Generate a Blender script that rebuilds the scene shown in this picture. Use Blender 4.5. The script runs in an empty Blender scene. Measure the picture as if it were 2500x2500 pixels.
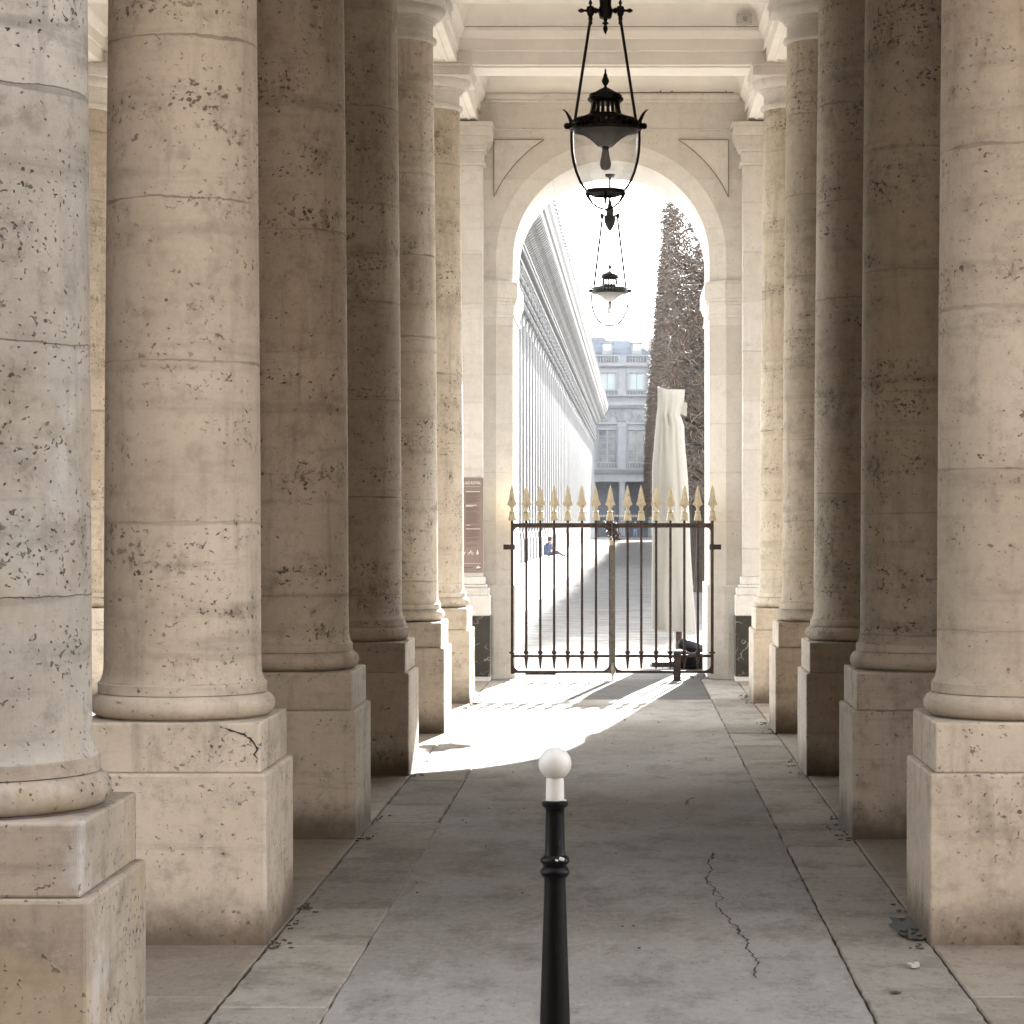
import bpy, math, random
from mathutils import Vector, Matrix, noise

# ------------------------------------------------------------------ camera, sky, sun, exposure
sc = bpy.context.scene
COL = sc.collection
F = 6000.0            # focal length in pixels of the 2500 px photograph
cam_d = bpy.data.cameras.new('camera')
cam_d.sensor_width = 36.0
cam_d.lens = 36.0 * F / 2500.0
cam_d.shift_x = -(1517 - 1250) / 2500.0
cam_d.shift_y = (1277 - 1250) / 2500.0
cam_d.clip_start = 0.1
cam_d.clip_end = 3000
cam = bpy.data.objects.new('camera', cam_d)
cam.location = (0, 0, 1.5)
cam.rotation_euler = (math.radians(90), 0, 0)
COL.objects.link(cam)
sc.camera = cam

SUN_EL = math.radians(25.6)
SUN_AZ = math.radians(7.8)      # towards +X from +Y
world = bpy.data.worlds.new("World")
sc.world = world
world.use_nodes = True
nt = world.node_tree
sky = nt.nodes.new('ShaderNodeTexSky')
sky.sky_type = 'NISHITA'
sky.sun_disc = False
sky.sun_elevation = SUN_EL
sky.sun_rotation = SUN_AZ
sky.air_density = 1.0
sky.dust_density = 0.7
sky.ozone_density = 1.0
hs = nt.nodes.new('ShaderNodeHueSaturation')
hs.inputs['Saturation'].default_value = 0.22
nt.links.new(sky.outputs[0], hs.inputs['Color'])
nt.links.new(hs.outputs[0], nt.nodes['Background'].inputs[0])
nt.nodes['Background'].inputs[1].default_value = 0.112

sun_d = bpy.data.lights.new('sun', 'SUN')
sun_d.energy = 5.0
sun_d.angle = math.radians(0.42)
sun_d.color = (1.0, 0.975, 0.945)
sun = bpy.data.objects.new('sun', sun_d)
sv = Vector((math.sin(SUN_AZ) * math.cos(SUN_EL), math.cos(SUN_AZ) * math.cos(SUN_EL), math.sin(SUN_EL)))
sun.rotation_euler = sv.to_track_quat('Z', 'Y').to_euler()
sun.location = (20, 80, 60)
COL.objects.link(sun)

sc.view_settings.view_transform = 'Standard'
sc.view_settings.look = 'None'
sc.view_settings.exposure = 4.0
sc.view_settings.gamma = 1.0
sc.view_settings.use_curve_mapping = False
sc.cycles.max_bounces = 14
sc.cycles.diffuse_bounces = 10
sc.cycles.glossy_bounces = 4
sc.cycles.transmission_bounces = 6
sc.cycles.transparent_max_bounces = 16
sc.cycles.volume_bounces = 0
sc.cycles.caustics_reflective = False
sc.cycles.caustics_refractive = False
sc.cycles.sample_clamp_indirect = 6.0
sc.cycles.use_denoising = True

def P(px, py, d):
    return Vector(((px - 1517) * d / F, d, 1.5 - (py - 1277) * d / F))
def G(px, py):
    d = 9000.0 / (py - 1277)
    return Vector(((px - 1517) * d / F, d, 0.0))

# ------------------------------------------------------------------ mesh helpers
class MB:
    def __init__(s):
        s.v = []; s.f = []; s.m = []; s.mi = 0
    def add(s, verts, faces):
        b = len(s.v)
        s.v += [tuple(v) for v in verts]
        for f in faces:
            s.f.append(tuple(b + i for i in f)); s.m.append(s.mi)
        return s
    def box(s, x0, x1, y0, y1, z0, z1):
        v = [(x0,y0,z0),(x1,y0,z0),(x1,y1,z0),(x0,y1,z0),(x0,y0,z1),(x1,y0,z1),(x1,y1,z1),(x0,y1,z1)]
        return s.add(v, [(3,2,1,0),(4,5,6,7),(0,1,5,4),(1,2,6,5),(2,3,7,6),(3,0,4,7)])
    def obox(s, M, hx, hy, hz):
        v = [M @ Vector((a*hx, b*hy, c*hz)) for c in (-1,1) for a, b in ((-1,-1),(1,-1),(1,1),(-1,1))]
        return s.add(v, [(3,2,1,0),(4,5,6,7),(0,1,5,4),(1,2,6,5),(2,3,7,6),(3,0,4,7)])
    def lathe(s, prof, seg=32, c=(0,0,0), sy=1.0, a0=0.0, axis='Z'):
        n = len(prof); V = []
        for r, z in prof:
            for k in range(seg):
                a = a0 + 2*math.pi*k/seg
                x, y = r*math.cos(a), r*math.sin(a)*sy
                if axis == 'X': V.append((c[0]+z, c[1]+x, c[2]+y))
                else: V.append((c[0]+x, c[1]+y, c[2]+z))
        Fc = []
        for i in range(n-1):
            for k in range(seg):
                k2 = (k+1) % seg
                Fc.append((i*seg+k, i*seg+k2, (i+1)*seg+k2, (i+1)*seg+k))
        Fc.append(tuple(range(seg))[::-1]); Fc.append(tuple((n-1)*seg+k for k in range(seg)))
        return s.add(V, Fc)
    def tube(s, pts, r, seg=8, r2=None):
        pts = [Vector(p) for p in pts]; n = len(pts); V = []
        up = Vector((0.123, 0.31, 1)).normalized()
        for i, p in enumerate(pts):
            t = (pts[min(i+1,n-1)] - pts[max(i-1,0)]).normalized()
            a = t.cross(up)
            if a.length < 1e-3: a = t.cross(Vector((1,0,0)))
            a.normalize(); b = t.cross(a)
            rr = r if not callable(r) else r(i/(n-1))
            if r2 is not None and not callable(r): rr = r + (r2-r)*i/(n-1)
            for k in range(seg):
                th = 2*math.pi*k/seg
                V.append(p + a*math.cos(th)*rr + b*math.sin(th)*rr)
        Fc = []
        for i in range(n-1):
            for k in range(seg):
                k2 = (k+1) % seg
                Fc.append((i*seg+k, i*seg+k2, (i+1)*seg+k2, (i+1)*seg+k))
        Fc.append(tuple(range(seg))[::-1]); Fc.append(tuple((n-1)*seg+k for k in range(seg)))
        return s.add(V, Fc)
    def prism(s, poly, a, b, axis='X'):
        """poly: 2D points; extruded from a to b along axis. axis X: poly=(y,z); Y: poly=(x,z); Z: poly=(x,y)"""
        n = len(poly)
        def mk(p, t):
            return {'X': (t, p[0], p[1]), 'Y': (p[0], t, p[1]), 'Z': (p[0], p[1], t)}[axis]
        V = [mk(p, a) for p in poly] + [mk(p, b) for p in poly]
        Fc = [tuple(range(n))[::-1], tuple(range(n, 2*n))]
        for i in range(n):
            j = (i+1) % n
            Fc.append((i, j, n+j, n+i))
        return s.add(V, Fc)
    def mesh(s, name, mats, smooth=None):
        me = bpy.data.meshes.new(name)
        me.from_pydata(s.v, [], s.f)
        mats = mats if isinstance(mats, (list, tuple)) else [mats]
        for m in mats: me.materials.append(m)
        if len(mats) > 1: me.polygons.foreach_set('material_index', s.m)
        import bmesh
        bm = bmesh.new(); bm.from_mesh(me)
        bmesh.ops.recalc_face_normals(bm, faces=bm.faces)
        bm.to_mesh(me); bm.free()
        if smooth is not None:
            me.polygons.foreach_set('use_smooth', [True]*len(me.polygons))
            me.set_sharp_from_angle(angle=math.radians(smooth))
        me.update()
        return me
    def build(s, name, mats, parent=None, smooth=None, bevel=None, loc=None):
        o = bpy.data.objects.new(name, s.mesh(name, mats, smooth))
        COL.objects.link(o)
        if parent is not None: o.parent = parent
        if loc is not None: o.location = loc
        if bevel:
            m = o.modifiers.new('bevel', 'BEVEL'); m.width = bevel; m.segments = 2; m.limit_method = 'ANGLE'
            m.angle_limit = math.radians(35)
        return o

def tag(o, label=None, cat=None, group=None, kind=None):
    if label: o['label'] = label
    if cat: o['category'] = cat
    if group: o['group'] = group
    if kind: o['kind'] = kind
    return o
def thing(name, label, cat, loc=(0,0,0), rz=0.0, group=None):
    o = bpy.data.objects.new(name, None)
    COL.objects.link(o)
    o.location = loc; o.rotation_euler = (0,0,rz); o.empty_display_size = 0.2
    return tag(o, label, cat, group)
def structure(o): o['kind'] = 'structure'; return o
def copy_tree(o, parent=None):
    c = o.copy(); COL.objects.link(c)
    if parent is not None: c.parent = parent
    for ch in o.children: copy_tree(ch, c)
    return c

# ------------------------------------------------------------------ material helpers
class NT:
    def __init__(s, name):
        s.mat = bpy.data.materials.new(name); s.mat.use_nodes = True
        s.t = s.mat.node_tree; s.b = s.t.nodes['Principled BSDF']
    def n(s, typ, **kw):
        nd = s.t.nodes.new(typ)
        for k, v in kw.items(): setattr(nd, k, v)
        return nd
    def l(s, a, b): s.t.links.new(a, b)
    def val(s, x, inp):
        if isinstance(x, (int, float)): inp.default_value = x
        else: s.l(x, inp)
    def math(s, op, a, b=0.0, c=0.0, clamp=False):
        nd = s.n('ShaderNodeMath', operation=op, use_clamp=clamp)
        s.val(a, nd.inputs[0]); s.val(b, nd.inputs[1]); s.val(c, nd.inputs[2])
        return nd.outputs[0]
    def vm(s, op, a, b=None):
        nd = s.n('ShaderNodeVectorMath', operation=op)
        s.l(a, nd.inputs[0])
        if b is not None:
            if isinstance(b, tuple): nd.inputs[1].default_value = b
            else: s.l(b, nd.inputs[1])
        return nd.outputs[0]
    def noise(s, vec, scale, detail=4, rough=0.55, dist=0.0):
        nd = s.n('ShaderNodeTexNoise')
        s.l(vec, nd.inputs['Vector']); nd.inputs['Scale'].default_value = scale
        nd.inputs['Detail'].default_value = detail; nd.inputs['Roughness'].default_value = rough
        nd.inputs['Distortion'].default_value = dist
        return nd.outputs[0]
    def voro(s, vec, scale, feature='F1', rand=1.0):
        nd = s.n('ShaderNodeTexVoronoi', feature=feature)
        s.l(vec, nd.inputs['Vector']); nd.inputs['Scale'].default_value = scale
        nd.inputs['Randomness'].default_value = rand
        return nd
    def ramp(s, x, a, b, lo=0.0, hi=1.0):
        nd = s.n('ShaderNodeMapRange', interpolation_type='SMOOTHSTEP')
        s.l(x, nd.inputs[0])
        for i, v in zip((1,2,3,4), (a,b,lo,hi)): nd.inputs[i].default_value = v
        return nd.outputs[0]
    def mix(s, f, a, b, mode='MIX'):
        nd = s.n('ShaderNodeMix', data_type='RGBA', blend_type=mode)
        s.val(f, nd.inputs[0])
        for x, i in ((a, 6), (b, 7)):
            if isinstance(x, tuple): nd.inputs[i].default_value = (*x, 1)
            else: s.l(x, nd.inputs[i])
        return nd.outputs[2]
    def coords(s, jitter=True):
        tc = s.n('ShaderNodeTexCoord')
        v = tc.outputs['Object']
        if jitter:
            oi = s.n('ShaderNodeObjectInfo')
            cx = s.n('ShaderNodeCombineXYZ')
            s.l(s.math('MULTIPLY', oi.outputs['Random'], 61.0), cx.inputs[0])
            s.l(s.math('MULTIPLY', oi.outputs['Random'], 37.0), cx.inputs[1])
            s.l(s.math('MULTIPLY', oi.outputs['Random'], 91.0), cx.inputs[2])
            s.rand = oi.outputs['Random']
            v2 = s.vm('ADD', v, cx.outputs[0])
            return v, v2
        return v, v
    def bump(s, h, strength=0.4, dist=0.01):
        nd = s.n('ShaderNodeBump')
        nd.inputs['Strength'].default_value = strength; nd.inputs['Distance'].default_value = dist
        s.l(h, nd.inputs['Height']); s.l(nd.outputs[0], s.b.inputs['Normal'])

def scaled(m, v, sx, sy, sz):
    return m.vm('MULTIPLY', v, (sx, sy, sz))

def stone_mat(name, c1, c2, joints=0.0, pits=1.0, dirt=0.35, patch=0.0, rough=0.85, bump=0.5, zdirt=False, pitscale=34, jstr=0.6):
    m = NT(name)
    v, vj = m.coords(True)
    big = m.noise(vj, 1.1, 5, 0.6)
    band = m.noise(scaled(m, vj, 0.9, 0.9, 7.0), 1.3, 5, 0.65)
    fine = m.noise(vj, 26, 6, 0.7)
    streak = m.noise(scaled(m, vj, 9.0, 9.0, 0.9), 1.6, 5, 0.6)
    col = m.mix(m.ramp(big, 0.34, 0.66), c1, c2)
    dk = tuple(x*0.62 for x in c1)
    col = m.mix(m.math('MULTIPLY', m.ramp(band, 0.50, 0.72), dirt), col, dk)
    col = m.mix(m.math('MULTIPLY', m.ramp(streak, 0.52, 0.75), dirt*0.8), col, (dk[0]*0.95, dk[1]*0.93, dk[2]*0.95))
    grain = m.noise(vj, 21, 9, 0.85)
    col = m.mix(m.ramp(grain, 0.50, 0.68, 0.0, 0.30), col, tuple(min(1, x*1.2) for x in c2))
    col = m.mix(m.ramp(grain, 0.49, 0.34, 0.0, 0.45*min(1, 0.4+pits*0.6)), col, tuple(x*0.55 for x in c1))
    h = m.math('MULTIPLY', fine, 0.22)
    mott = m.noise(vj, 7.0, 8, 0.75)
    col = m.mix(m.ramp(mott, 0.50, 0.68, 0.0, 0.32*dirt/0.35), col, (dk[0]*0.9, dk[1]*0.88, dk[2]*0.86))
    if patch > 0:
        pn = m.noise(scaled(m, vj, 1.0, 1.0, 1.4), 1.7, 3, 0.5, 0.6)
        col = m.mix(m.ramp(pn, 0.50, 0.60, 0.0, patch), col, (c2[0]*0.92, c2[1]*0.82, c2[2]*0.66))
        pn2 = m.noise(scaled(m, vj, 1.3, 1.3, 1.0), 2.1, 4, 0.6, 0.4)
        col = m.mix(m.ramp(pn2, 0.53, 0.66, 0.0, patch*0.8), col, (0.46, 0.455, 0.46))
        pn3 = m.noise(vj, 3.1, 6, 0.7)
        col = m.mix(m.ramp(pn3, 0.50, 0.66, 0.0, patch), col, (0.17, 0.13, 0.10))
    if pits > 0:
        clus = m.noise(scaled(m, vj, 1.2, 1.2, 3.6), 1.4, 5, 0.7)
        cm = m.ramp(clus, 0.38, 0.74, 0.0, 1.0)
        pn_ = m.noise(scaled(m, vj, 1.0, 1.0, 1.15), pitscale*1.25, 6, 0.60, 0.2)
        thr = m.math('SUBTRACT', 0.668, m.math('MULTIPLY', cm, 0.150*pits))
        pit = m.math('MULTIPLY', m.math('SUBTRACT', pn_, thr), 30.0, clamp=True)
        wob = m.noise(vj, 70, 4, 0.7)
        vo = m.voro(scaled(m, vj, 1, 1, 1.2), 22)
        sel = m.n('ShaderNodeSeparateColor'); m.l(vo.outputs['Color'], sel.inputs[0])
        rad = m.math('MULTIPLY', m.ramp(sel.outputs[0], 0.60, 1.0, 0.0, 0.20), m.math('ADD', 0.35, cm))
        dd = m.math('ADD', vo.outputs['Distance'], m.math('MULTIPLY', m.math('SUBTRACT', wob, 0.5), 0.42))
        pit2 = m.math('MULTIPLY', m.math('SUBTRACT', rad, dd), 16.0, clamp=True)
        pit = m.math('MULTIPLY', m.math('MAXIMUM', pit, pit2), min(1.0, 0.5+pits*0.5))
        depth = m.ramp(m.noise(vj, 6.0, 3, 0.6), 0.35, 0.65, 0.45, 0.92)
        # soft sooty blotches and streaks round the pitted beds
        soft = m.ramp(m.noise(scaled(m, vj, 1.6, 1.6, 1.0), 5.0, 7, 0.72), 0.50, 0.70)
        soft = m.math('MULTIPLY', soft, m.ramp(clus, 0.42, 0.66, 0.0, 0.75))
        col = m.mix(m.math('MULTIPLY', soft, min(1, pits)), col, (c1[0]*0.30, c1[1]*0.265, c1[2]*0.25))
        run = m.ramp(m.noise(scaled(m, vj, 14.0, 14.0, 0.8), 1.3, 4, 0.6), 0.55, 0.75)
        run = m.math('MULTIPLY', run, m.ramp(big, 0.45, 0.65, 0.0, 0.40))
        col = m.mix(m.math('MULTIPLY', run, min(1, pits)), col, (c1[0]*0.55, c1[1]*0.52, c1[2]*0.52))
        pale = m.ramp(m.noise(vj, 3.3, 7, 0.7), 0.56, 0.70, 0.0, 0.30)
        col = m.mix(pale, col, (min(1, c2[0]*1.12), min(1, c2[1]*1.16), min(1, c2[2]*1.25)))
        col = m.mix(m.math('MULTIPLY', pit, depth), col, (0.035, 0.022, 0.016))
        h = m.math('SUBTRACT', h, m.math('MULTIPLY', pit, 0.9))
    if joints > 0:
        sep = m.n('ShaderNodeSeparateXYZ'); m.l(v, sep.inputs[0])
        jn = m.noise(vj, 5.0, 6, 0.7)
        zz = m.math('ADD', sep.outputs[2], m.math('MULTIPLY', m.math('SUBTRACT', jn, 0.5), 0.035))
        zz = m.math('ADD', zz, m.math('MULTIPLY', m.rand, joints))
        fr = m.math('FRACT', m.math('DIVIDE', zz, joints))
        dj = m.math('MULTIPLY', m.math('ABSOLUTE', m.math('SUBTRACT', fr, 0.5)), joints)
        wn = m.noise(vj, 2.3, 3, 0.6)
        w = m.ramp(wn, 0.35, 0.75, 0.0025, 0.0135)
        jl = m.math('MULTIPLY', m.math('SUBTRACT', w, dj), 320.0, clamp=True)
        jc = m.ramp(m.noise(vj, 3.7, 3, 0.6), 0.44, 0.60)
        jcol = m.mix(jc, (c1[0]*0.55, c1[1]*0.54, c1[2]*0.56), (0.09, 0.075, 0.065))
        # each drum its own tint
        fl = m.math('FLOOR', m.math('ADD', m.math('DIVIDE', zz, joints), 0.5))
        wnz = m.n('ShaderNodeTexWhiteNoise', noise_dimensions='2D')
        cb = m.n('ShaderNodeCombineXYZ'); m.l(fl, cb.inputs[0]); m.l(m.rand, cb.inputs[1])
        m.l(cb.outputs[0], wnz.inputs['Vector'])
        wj = m.n('ShaderNodeTexWhiteNoise', noise_dimensions='2D'); fl0 = m.math('FLOOR', m.math('DIVIDE', zz, joints)); cj = m.n('ShaderNodeCombineXYZ'); m.l(fl0, cj.inputs[0]); m.l(m.rand, cj.inputs[1]); m.l(cj.outputs[0], wj.inputs['Vector'])
        col = m.mix(m.math('MULTIPLY', jl, m.math('ADD', 0.12, m.math('MULTIPLY', wj.outputs['Value'], jstr))), col, jcol)
        col = m.mix(m.math('MULTIPLY', wnz.outputs['Value'], 0.30), col, (c1[0]*0.72, c1[1]*0.68, c1[2]*0.63))
        h = m.math('SUBTRACT', h, m.math('MULTIPLY', jl, 0.25))
    if zdirt:
        sep2 = m.n('ShaderNodeSeparateXYZ'); m.l(v, sep2.inputs[0])
        zn = m.math('ADD', sep2.outputs[2], m.math('MULTIPLY', m.noise(vj, 4.0, 6, 0.7), -0.32))
        col = m.mix(m.ramp(zn, -0.16, 0.09, 0.88, 0.0), col, (0.085, 0.06, 0.042))
    m.l(col, m.b.inputs['Base Color'])
    m.b.inputs['Roughness'].default_value = rough
    m.b.inputs['Specular IOR Level'].default_value = 0.25
    m.bump(h, bump, 0.008)
    return m.mat

def simple_mat(name, c, rough=0.6, metal=0.0, var=0.15, scale=12, bump=0.0, spec=0.5, c2=None):
    m = NT(name)
    v, vj = m.coords(True)
    nz = m.noise(vj, scale, 5, 0.65)
    cc = c2 if c2 else tuple(x*(1-var*2) for x in c)
    col = m.mix(m.ramp(nz, 0.35, 0.68), c, cc)
    m.l(col, m.b.inputs['Base Color'])
    m.b.inputs['Roughness'].default_value = rough
    m.b.inputs['Metallic'].default_value = metal
    m.b.inputs['Specular IOR Level'].default_value = spec
    if bump: m.bump(nz, bump, 0.01)
    return m.mat

C_A = (0.44, 0.385, 0.31); C_B = (0.555, 0.495, 0.412)
M_COL = stone_mat('column_stone', C_A, C_B, joints=0.585, pits=1.0, dirt=0.6, bump=0.5)
M_COLW = stone_mat('weathered_stone', (0.268, 0.243, 0.205), (0.345, 0.318, 0.276), joints=0.62, pits=0.85, dirt=1.0, patch=0.30, bump=1.6, pitscale=48)
M_PLINTH = stone_mat('plinth_stone', C_A, C_B, joints=0, pits=0.7, dirt=0.6, bump=0.5, zdirt=True)
M_PLINTHW = stone_mat('weathered_plinth', (0.265, 0.222, 0.175), (0.33, 0.285, 0.23), joints=0, pits=0.9, dirt=0.8, patch=0.5, bump=0.9, zdirt=True)
M_WALL = stone_mat('ashlar', (0.57, 0.55, 0.515), (0.63, 0.61, 0.575), joints=0.47, pits=0.18, dirt=0.26, bump=0.3, jstr=0.25)
M_WALLP = stone_mat('dressed_stone', (0.57, 0.55, 0.515), (0.64, 0.62, 0.585), joints=0, pits=0.22, dirt=0.28, bump=0.3)
M_CEIL = simple_mat('painted_plaster', (0.80, 0.785, 0.755), 0.8, var=0.04, scale=3, spec=0.2)
M_FAC = stone_mat('facade_stone', (0.195, 0.191, 0.185), (0.235, 0.23, 0.223), joints=0, pits=0, dirt=0.25, bump=0.2)
M_PAL = stone_mat('palace_stone', (0.12, 0.122, 0.126), (0.145, 0.147, 0.151), joints=0, pits=0, dirt=0.2, bump=0.1)
M_SLATE = simple_mat('slate', (0.075, 0.088, 0.108), 0.8, var=0.15, scale=1.0)
M_IRON = simple_mat('black_iron', (0.012, 0.011, 0.010), 0.45, 0.0, 0.2, 30, spec=0.35)
M_BRONZE = simple_mat('sooty_bronze', (0.008, 0.006, 0.005), 0.5, 0.0, 0.2, 30, spec=0.35, bump=0.2)
M_WHITE = simple_mat('white_enamel', (0.46, 0.45, 0.43), 0.5, 0.0, 0.02, 4, spec=0.5)
M_BLACKP = simple_mat('black_paint', (0.0018, 0.0018, 0.002), 0.5, 0.0, 0.1, 20, spec=0.06)
def scuffed_paint():
    m = NT('scuffed_black_paint'); v, vj = m.coords(True)
    n1 = m.noise(scaled(m, v, 1, 1, 0.5), 60, 6, 0.75); n2 = m.noise(v, 7, 4, 0.6)
    col = m.mix(m.math('MULTIPLY', m.ramp(n1, 0.60, 0.66), m.ramp(n2, 0.45, 0.6)), (0.0022, 0.0022, 0.0025), (0.030, 0.028, 0.026))
    m.l(col, m.b.inputs['Base Color']); m.b.inputs['Roughness'].default_value = 0.4
    m.b.inputs['Specular IOR Level'].default_value = 0.10
    m.bump(n1, 0.2, 0.002); return m.mat
M_POST = scuffed_paint()
def worn_white():
    m = NT('worn_white_paint'); v, vj = m.coords(True)
    n1 = m.noise(v, 45, 7, 0.75); n2 = m.noise(scaled(m, v, 1, 1, 0.4), 22, 5, 0.6)
    col = m.mix(m.ramp(n2, 0.45, 0.7, 0, 0.5), (0.44, 0.43, 0.41), (0.30, 0.285, 0.26))
    col = m.mix(m.ramp(n1, 0.64, 0.69, 0, 0.7), col, (0.12, 0.11, 0.10))
    m.l(col, m.b.inputs['Base Color']); m.b.inputs['Roughness'].default_value = 0.5; return m.mat
M_BALL = worn_white()
M_BRICK = simple_mat('chimney_brick', (0.33, 0.27, 0.24), 0.9, var=0.15, scale=4)
M_DARK = simple_mat('dark_interior', (0.03, 0.03, 0.035), 0.9, var=0.1, scale=2)
M_CABLE = simple_mat('cable_rubber', (0.10, 0.035, 0.02), 0.6, var=0.1, scale=20)

def gate_iron():
    m = NT('rusty_iron'); v, vj = m.coords(True)
    n1 = m.noise(vj, 18, 6, 0.7); n2 = m.noise(vj, 60, 4, 0.6)
    col = m.mix(m.ramp(n1, 0.42, 0.62), (0.018, 0.014, 0.012), (0.055, 0.028, 0.019))
    col = m.mix(m.ramp(n2, 0.55, 0.7, 0, 0.4), col, (0.07, 0.058, 0.048))
    m.l(col, m.b.inputs['Base Color']); m.b.inputs['Roughness'].default_value = 0.75
    m.b.inputs['Specular IOR Level'].default_value = 0.3
    m.bump(n2, 0.4, 0.003); return m.mat
M_GATE = gate_iron()
def gilt():
    m = NT('dull_gilt'); v, vj = m.coords(True)
    n1 = m.noise(vj, 30, 6, 0.7); n2 = m.noise(vj, 11, 4, 0.6)
    col = m.mix(m.ramp(n1, 0.4, 0.7), (0.33, 0.28, 0.185), (0.25, 0.205, 0.13))
    col = m.mix(m.ramp(n2, 0.62, 0.70, 0, 0.8), col, (0.06, 0.04, 0.025))
    m.l(col, m.b.inputs['Base Color']); m.b.inputs['Roughness'].default_value = 0.6
    m.bump(n1, 0.3, 0.002); return m.mat
M_GILT = gilt()

def asphalt():
    m = NT('asphalt'); v, vj = m.coords(False)
    big = m.noise(v, 0.9, 5, 0.6); st = m.noise(scaled(m, v, 1.6, 0.9, 1), 2.4, 8, 0.72)
    fine = m.noise(scaled(m, v, 1, 0.5, 1), 34, 8, 0.88); mid = m.noise(scaled(m, v, 1, 0.5, 1), 16, 7, 0.75)
    col = m.mix(m.ramp(big, 0.35, 0.65), (0.245, 0.232, 0.212), (0.325, 0.31, 0.285))
    col = m.mix(m.ramp(st, 0.46, 0.66, 0, 0.6), col, (0.15, 0.137, 0.12))
    col = m.mix(m.ramp(mid, 0.5, 0.7, 0, 0.4), col, (0.38, 0.36, 0.33))
    col = m.mix(m.ramp(fine, 0.53, 0.66, 0, 0.55), col, (0.46, 0.44, 0.41))
    col = m.mix(m.ramp(fine, 0.47, 0.34, 0, 0.75), col, (0.09, 0.08, 0.07))
    sp = m.voro(v, 5.5); sc2 = m.n('ShaderNodeSeparateColor'); m.l(sp.outputs['Color'], sc2.inputs[0])
    spot = m.math('MULTIPLY', m.math('SUBTRACT', m.ramp(sc2.outputs[0], 0.86, 1.0, 0, 0.04), sp.outputs['Distance']), 90, clamp=True)
    col = m.mix(m.math('MULTIPLY', spot, 0.7), col, (0.025, 0.022, 0.02))
    m.l(col, m.b.inputs['Base Color']); m.b.inputs['Roughness'].default_value = 0.95
    m.b.inputs['Specular IOR Level'].default_value = 0.06
    h = m.math('ADD', m.math('MULTIPLY', fine, 0.5), m.math('MULTIPLY', mid, 1.0))
    m.bump(h, 0.55, 0.012); return m.mat
M_ASPH = asphalt()
def slab_mat(name, ca, cb, dk):
    m = NT(name); v, vj = m.coords(False)
    geo = m.n('ShaderNodeNewGeometry')
    isl = geo.outputs['Random Per Island']
    big = m.noise(v, 2.2, 6, 0.65); fine = m.noise(scaled(m, v, 1, 0.5, 1), 30, 8, 0.85); st = m.noise(scaled(m, v, 1.6, 1.0, 1), 5.0, 8, 0.75)
    col = m.mix(isl, ca, cb)
    col = m.mix(m.ramp(big, 0.46, 0.68, 0, 0.65), col, dk)
    col = m.mix(m.ramp(st, 0.50, 0.68, 0, 0.45), col, dk)
    col = m.mix(m.ramp(fine, 0.52, 0.70, 0, 0.45), col, tuple(min(1, x*1.4) for x in cb))
    col = m.mix(m.ramp(fine, 0.47, 0.34, 0, 0.6), col, tuple(x*0.55 for x in dk))
    m.l(col, m.b.inputs['Base Color']); m.b.inputs['Roughness'].default_value = 0.92
    m.b.inputs['Specular IOR Level'].default_value = 0.08
    m.bump(m.math('ADD', m.math('MULTIPLY', fine, 0.4), big), 0.5, 0.012); return m.mat
M_SLAB = slab_mat('kerb_slab_stone', (0.215, 0.198, 0.17), (0.33, 0.305, 0.265), (0.125, 0.112, 0.093))
M_CREAM = slab_mat('cream_slab_stone', (0.25, 0.215, 0.175), (0.31, 0.27, 0.22), (0.17, 0.14, 0.105))
M_DIRT = simple_mat('joint_dirt', (0.030, 0.024, 0.018), 0.95, var=0.2, scale=20)
def gravel():
    m = NT('garden_gravel'); v, vj = m.coords(False)
    w = m.noise(scaled(m, v, 0.35, 2.2, 1), 1.0, 5, 0.6, 0.4)
    w2 = m.noise(scaled(m, v, 1.2, 6.0, 1), 1.0, 6, 0.7, 0.3)
    col = m.mix(m.ramp(w2, 0.40, 0.62), (0.135, 0.130, 0.123), (0.080, 0.076, 0.071))  # colour stripes stand for raked ridges and twig shadows
    m.l(col, m.b.inputs['Base Color']); m.b.inputs['Roughness'].default_value = 1.0
    m.b.inputs['Specular IOR Level'].default_value = 0.0
    m.bump(m.math('ADD', w, m.math('MULTIPLY', w2, 0.6)), 1.0, 0.16)
    return m.mat
M_GRAVEL = gravel()
M_UNUSED = simple_mat('garden_gravel', (0.085, 0.082, 0.078), 0.95, var=0.08, scale=3, c2=(0.078, 0.075, 0.071), spec=0.1)
M_FOREG = simple_mat('forecourt_stone', (0.20, 0.18, 0.155), 0.9, var=0.05, scale=2)
M_FORE = simple_mat('warm_bounce_brick', (0.148, 0.117, 0.090), 0.9, var=0.05, scale=2)  # wall behind the camera, toned to warm the light it bounces
M_LIGHTBLOCK = simple_mat('light_block_brown', (0.085, 0.045, 0.026), 0.7, var=0.1, scale=2)  # dark tone for the added aisle walls, to soak up light
M_AISLE = simple_mat('bounce_cutting_paving', (0.13, 0.095, 0.07), 0.8, var=0.1, scale=2)  # outer aisle floor darkened to cut the light bounced inside
M_PATH = simple_mat('garden_path', (0.17, 0.167, 0.16), 0.95, var=0.04, scale=3, spec=0.1)

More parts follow.
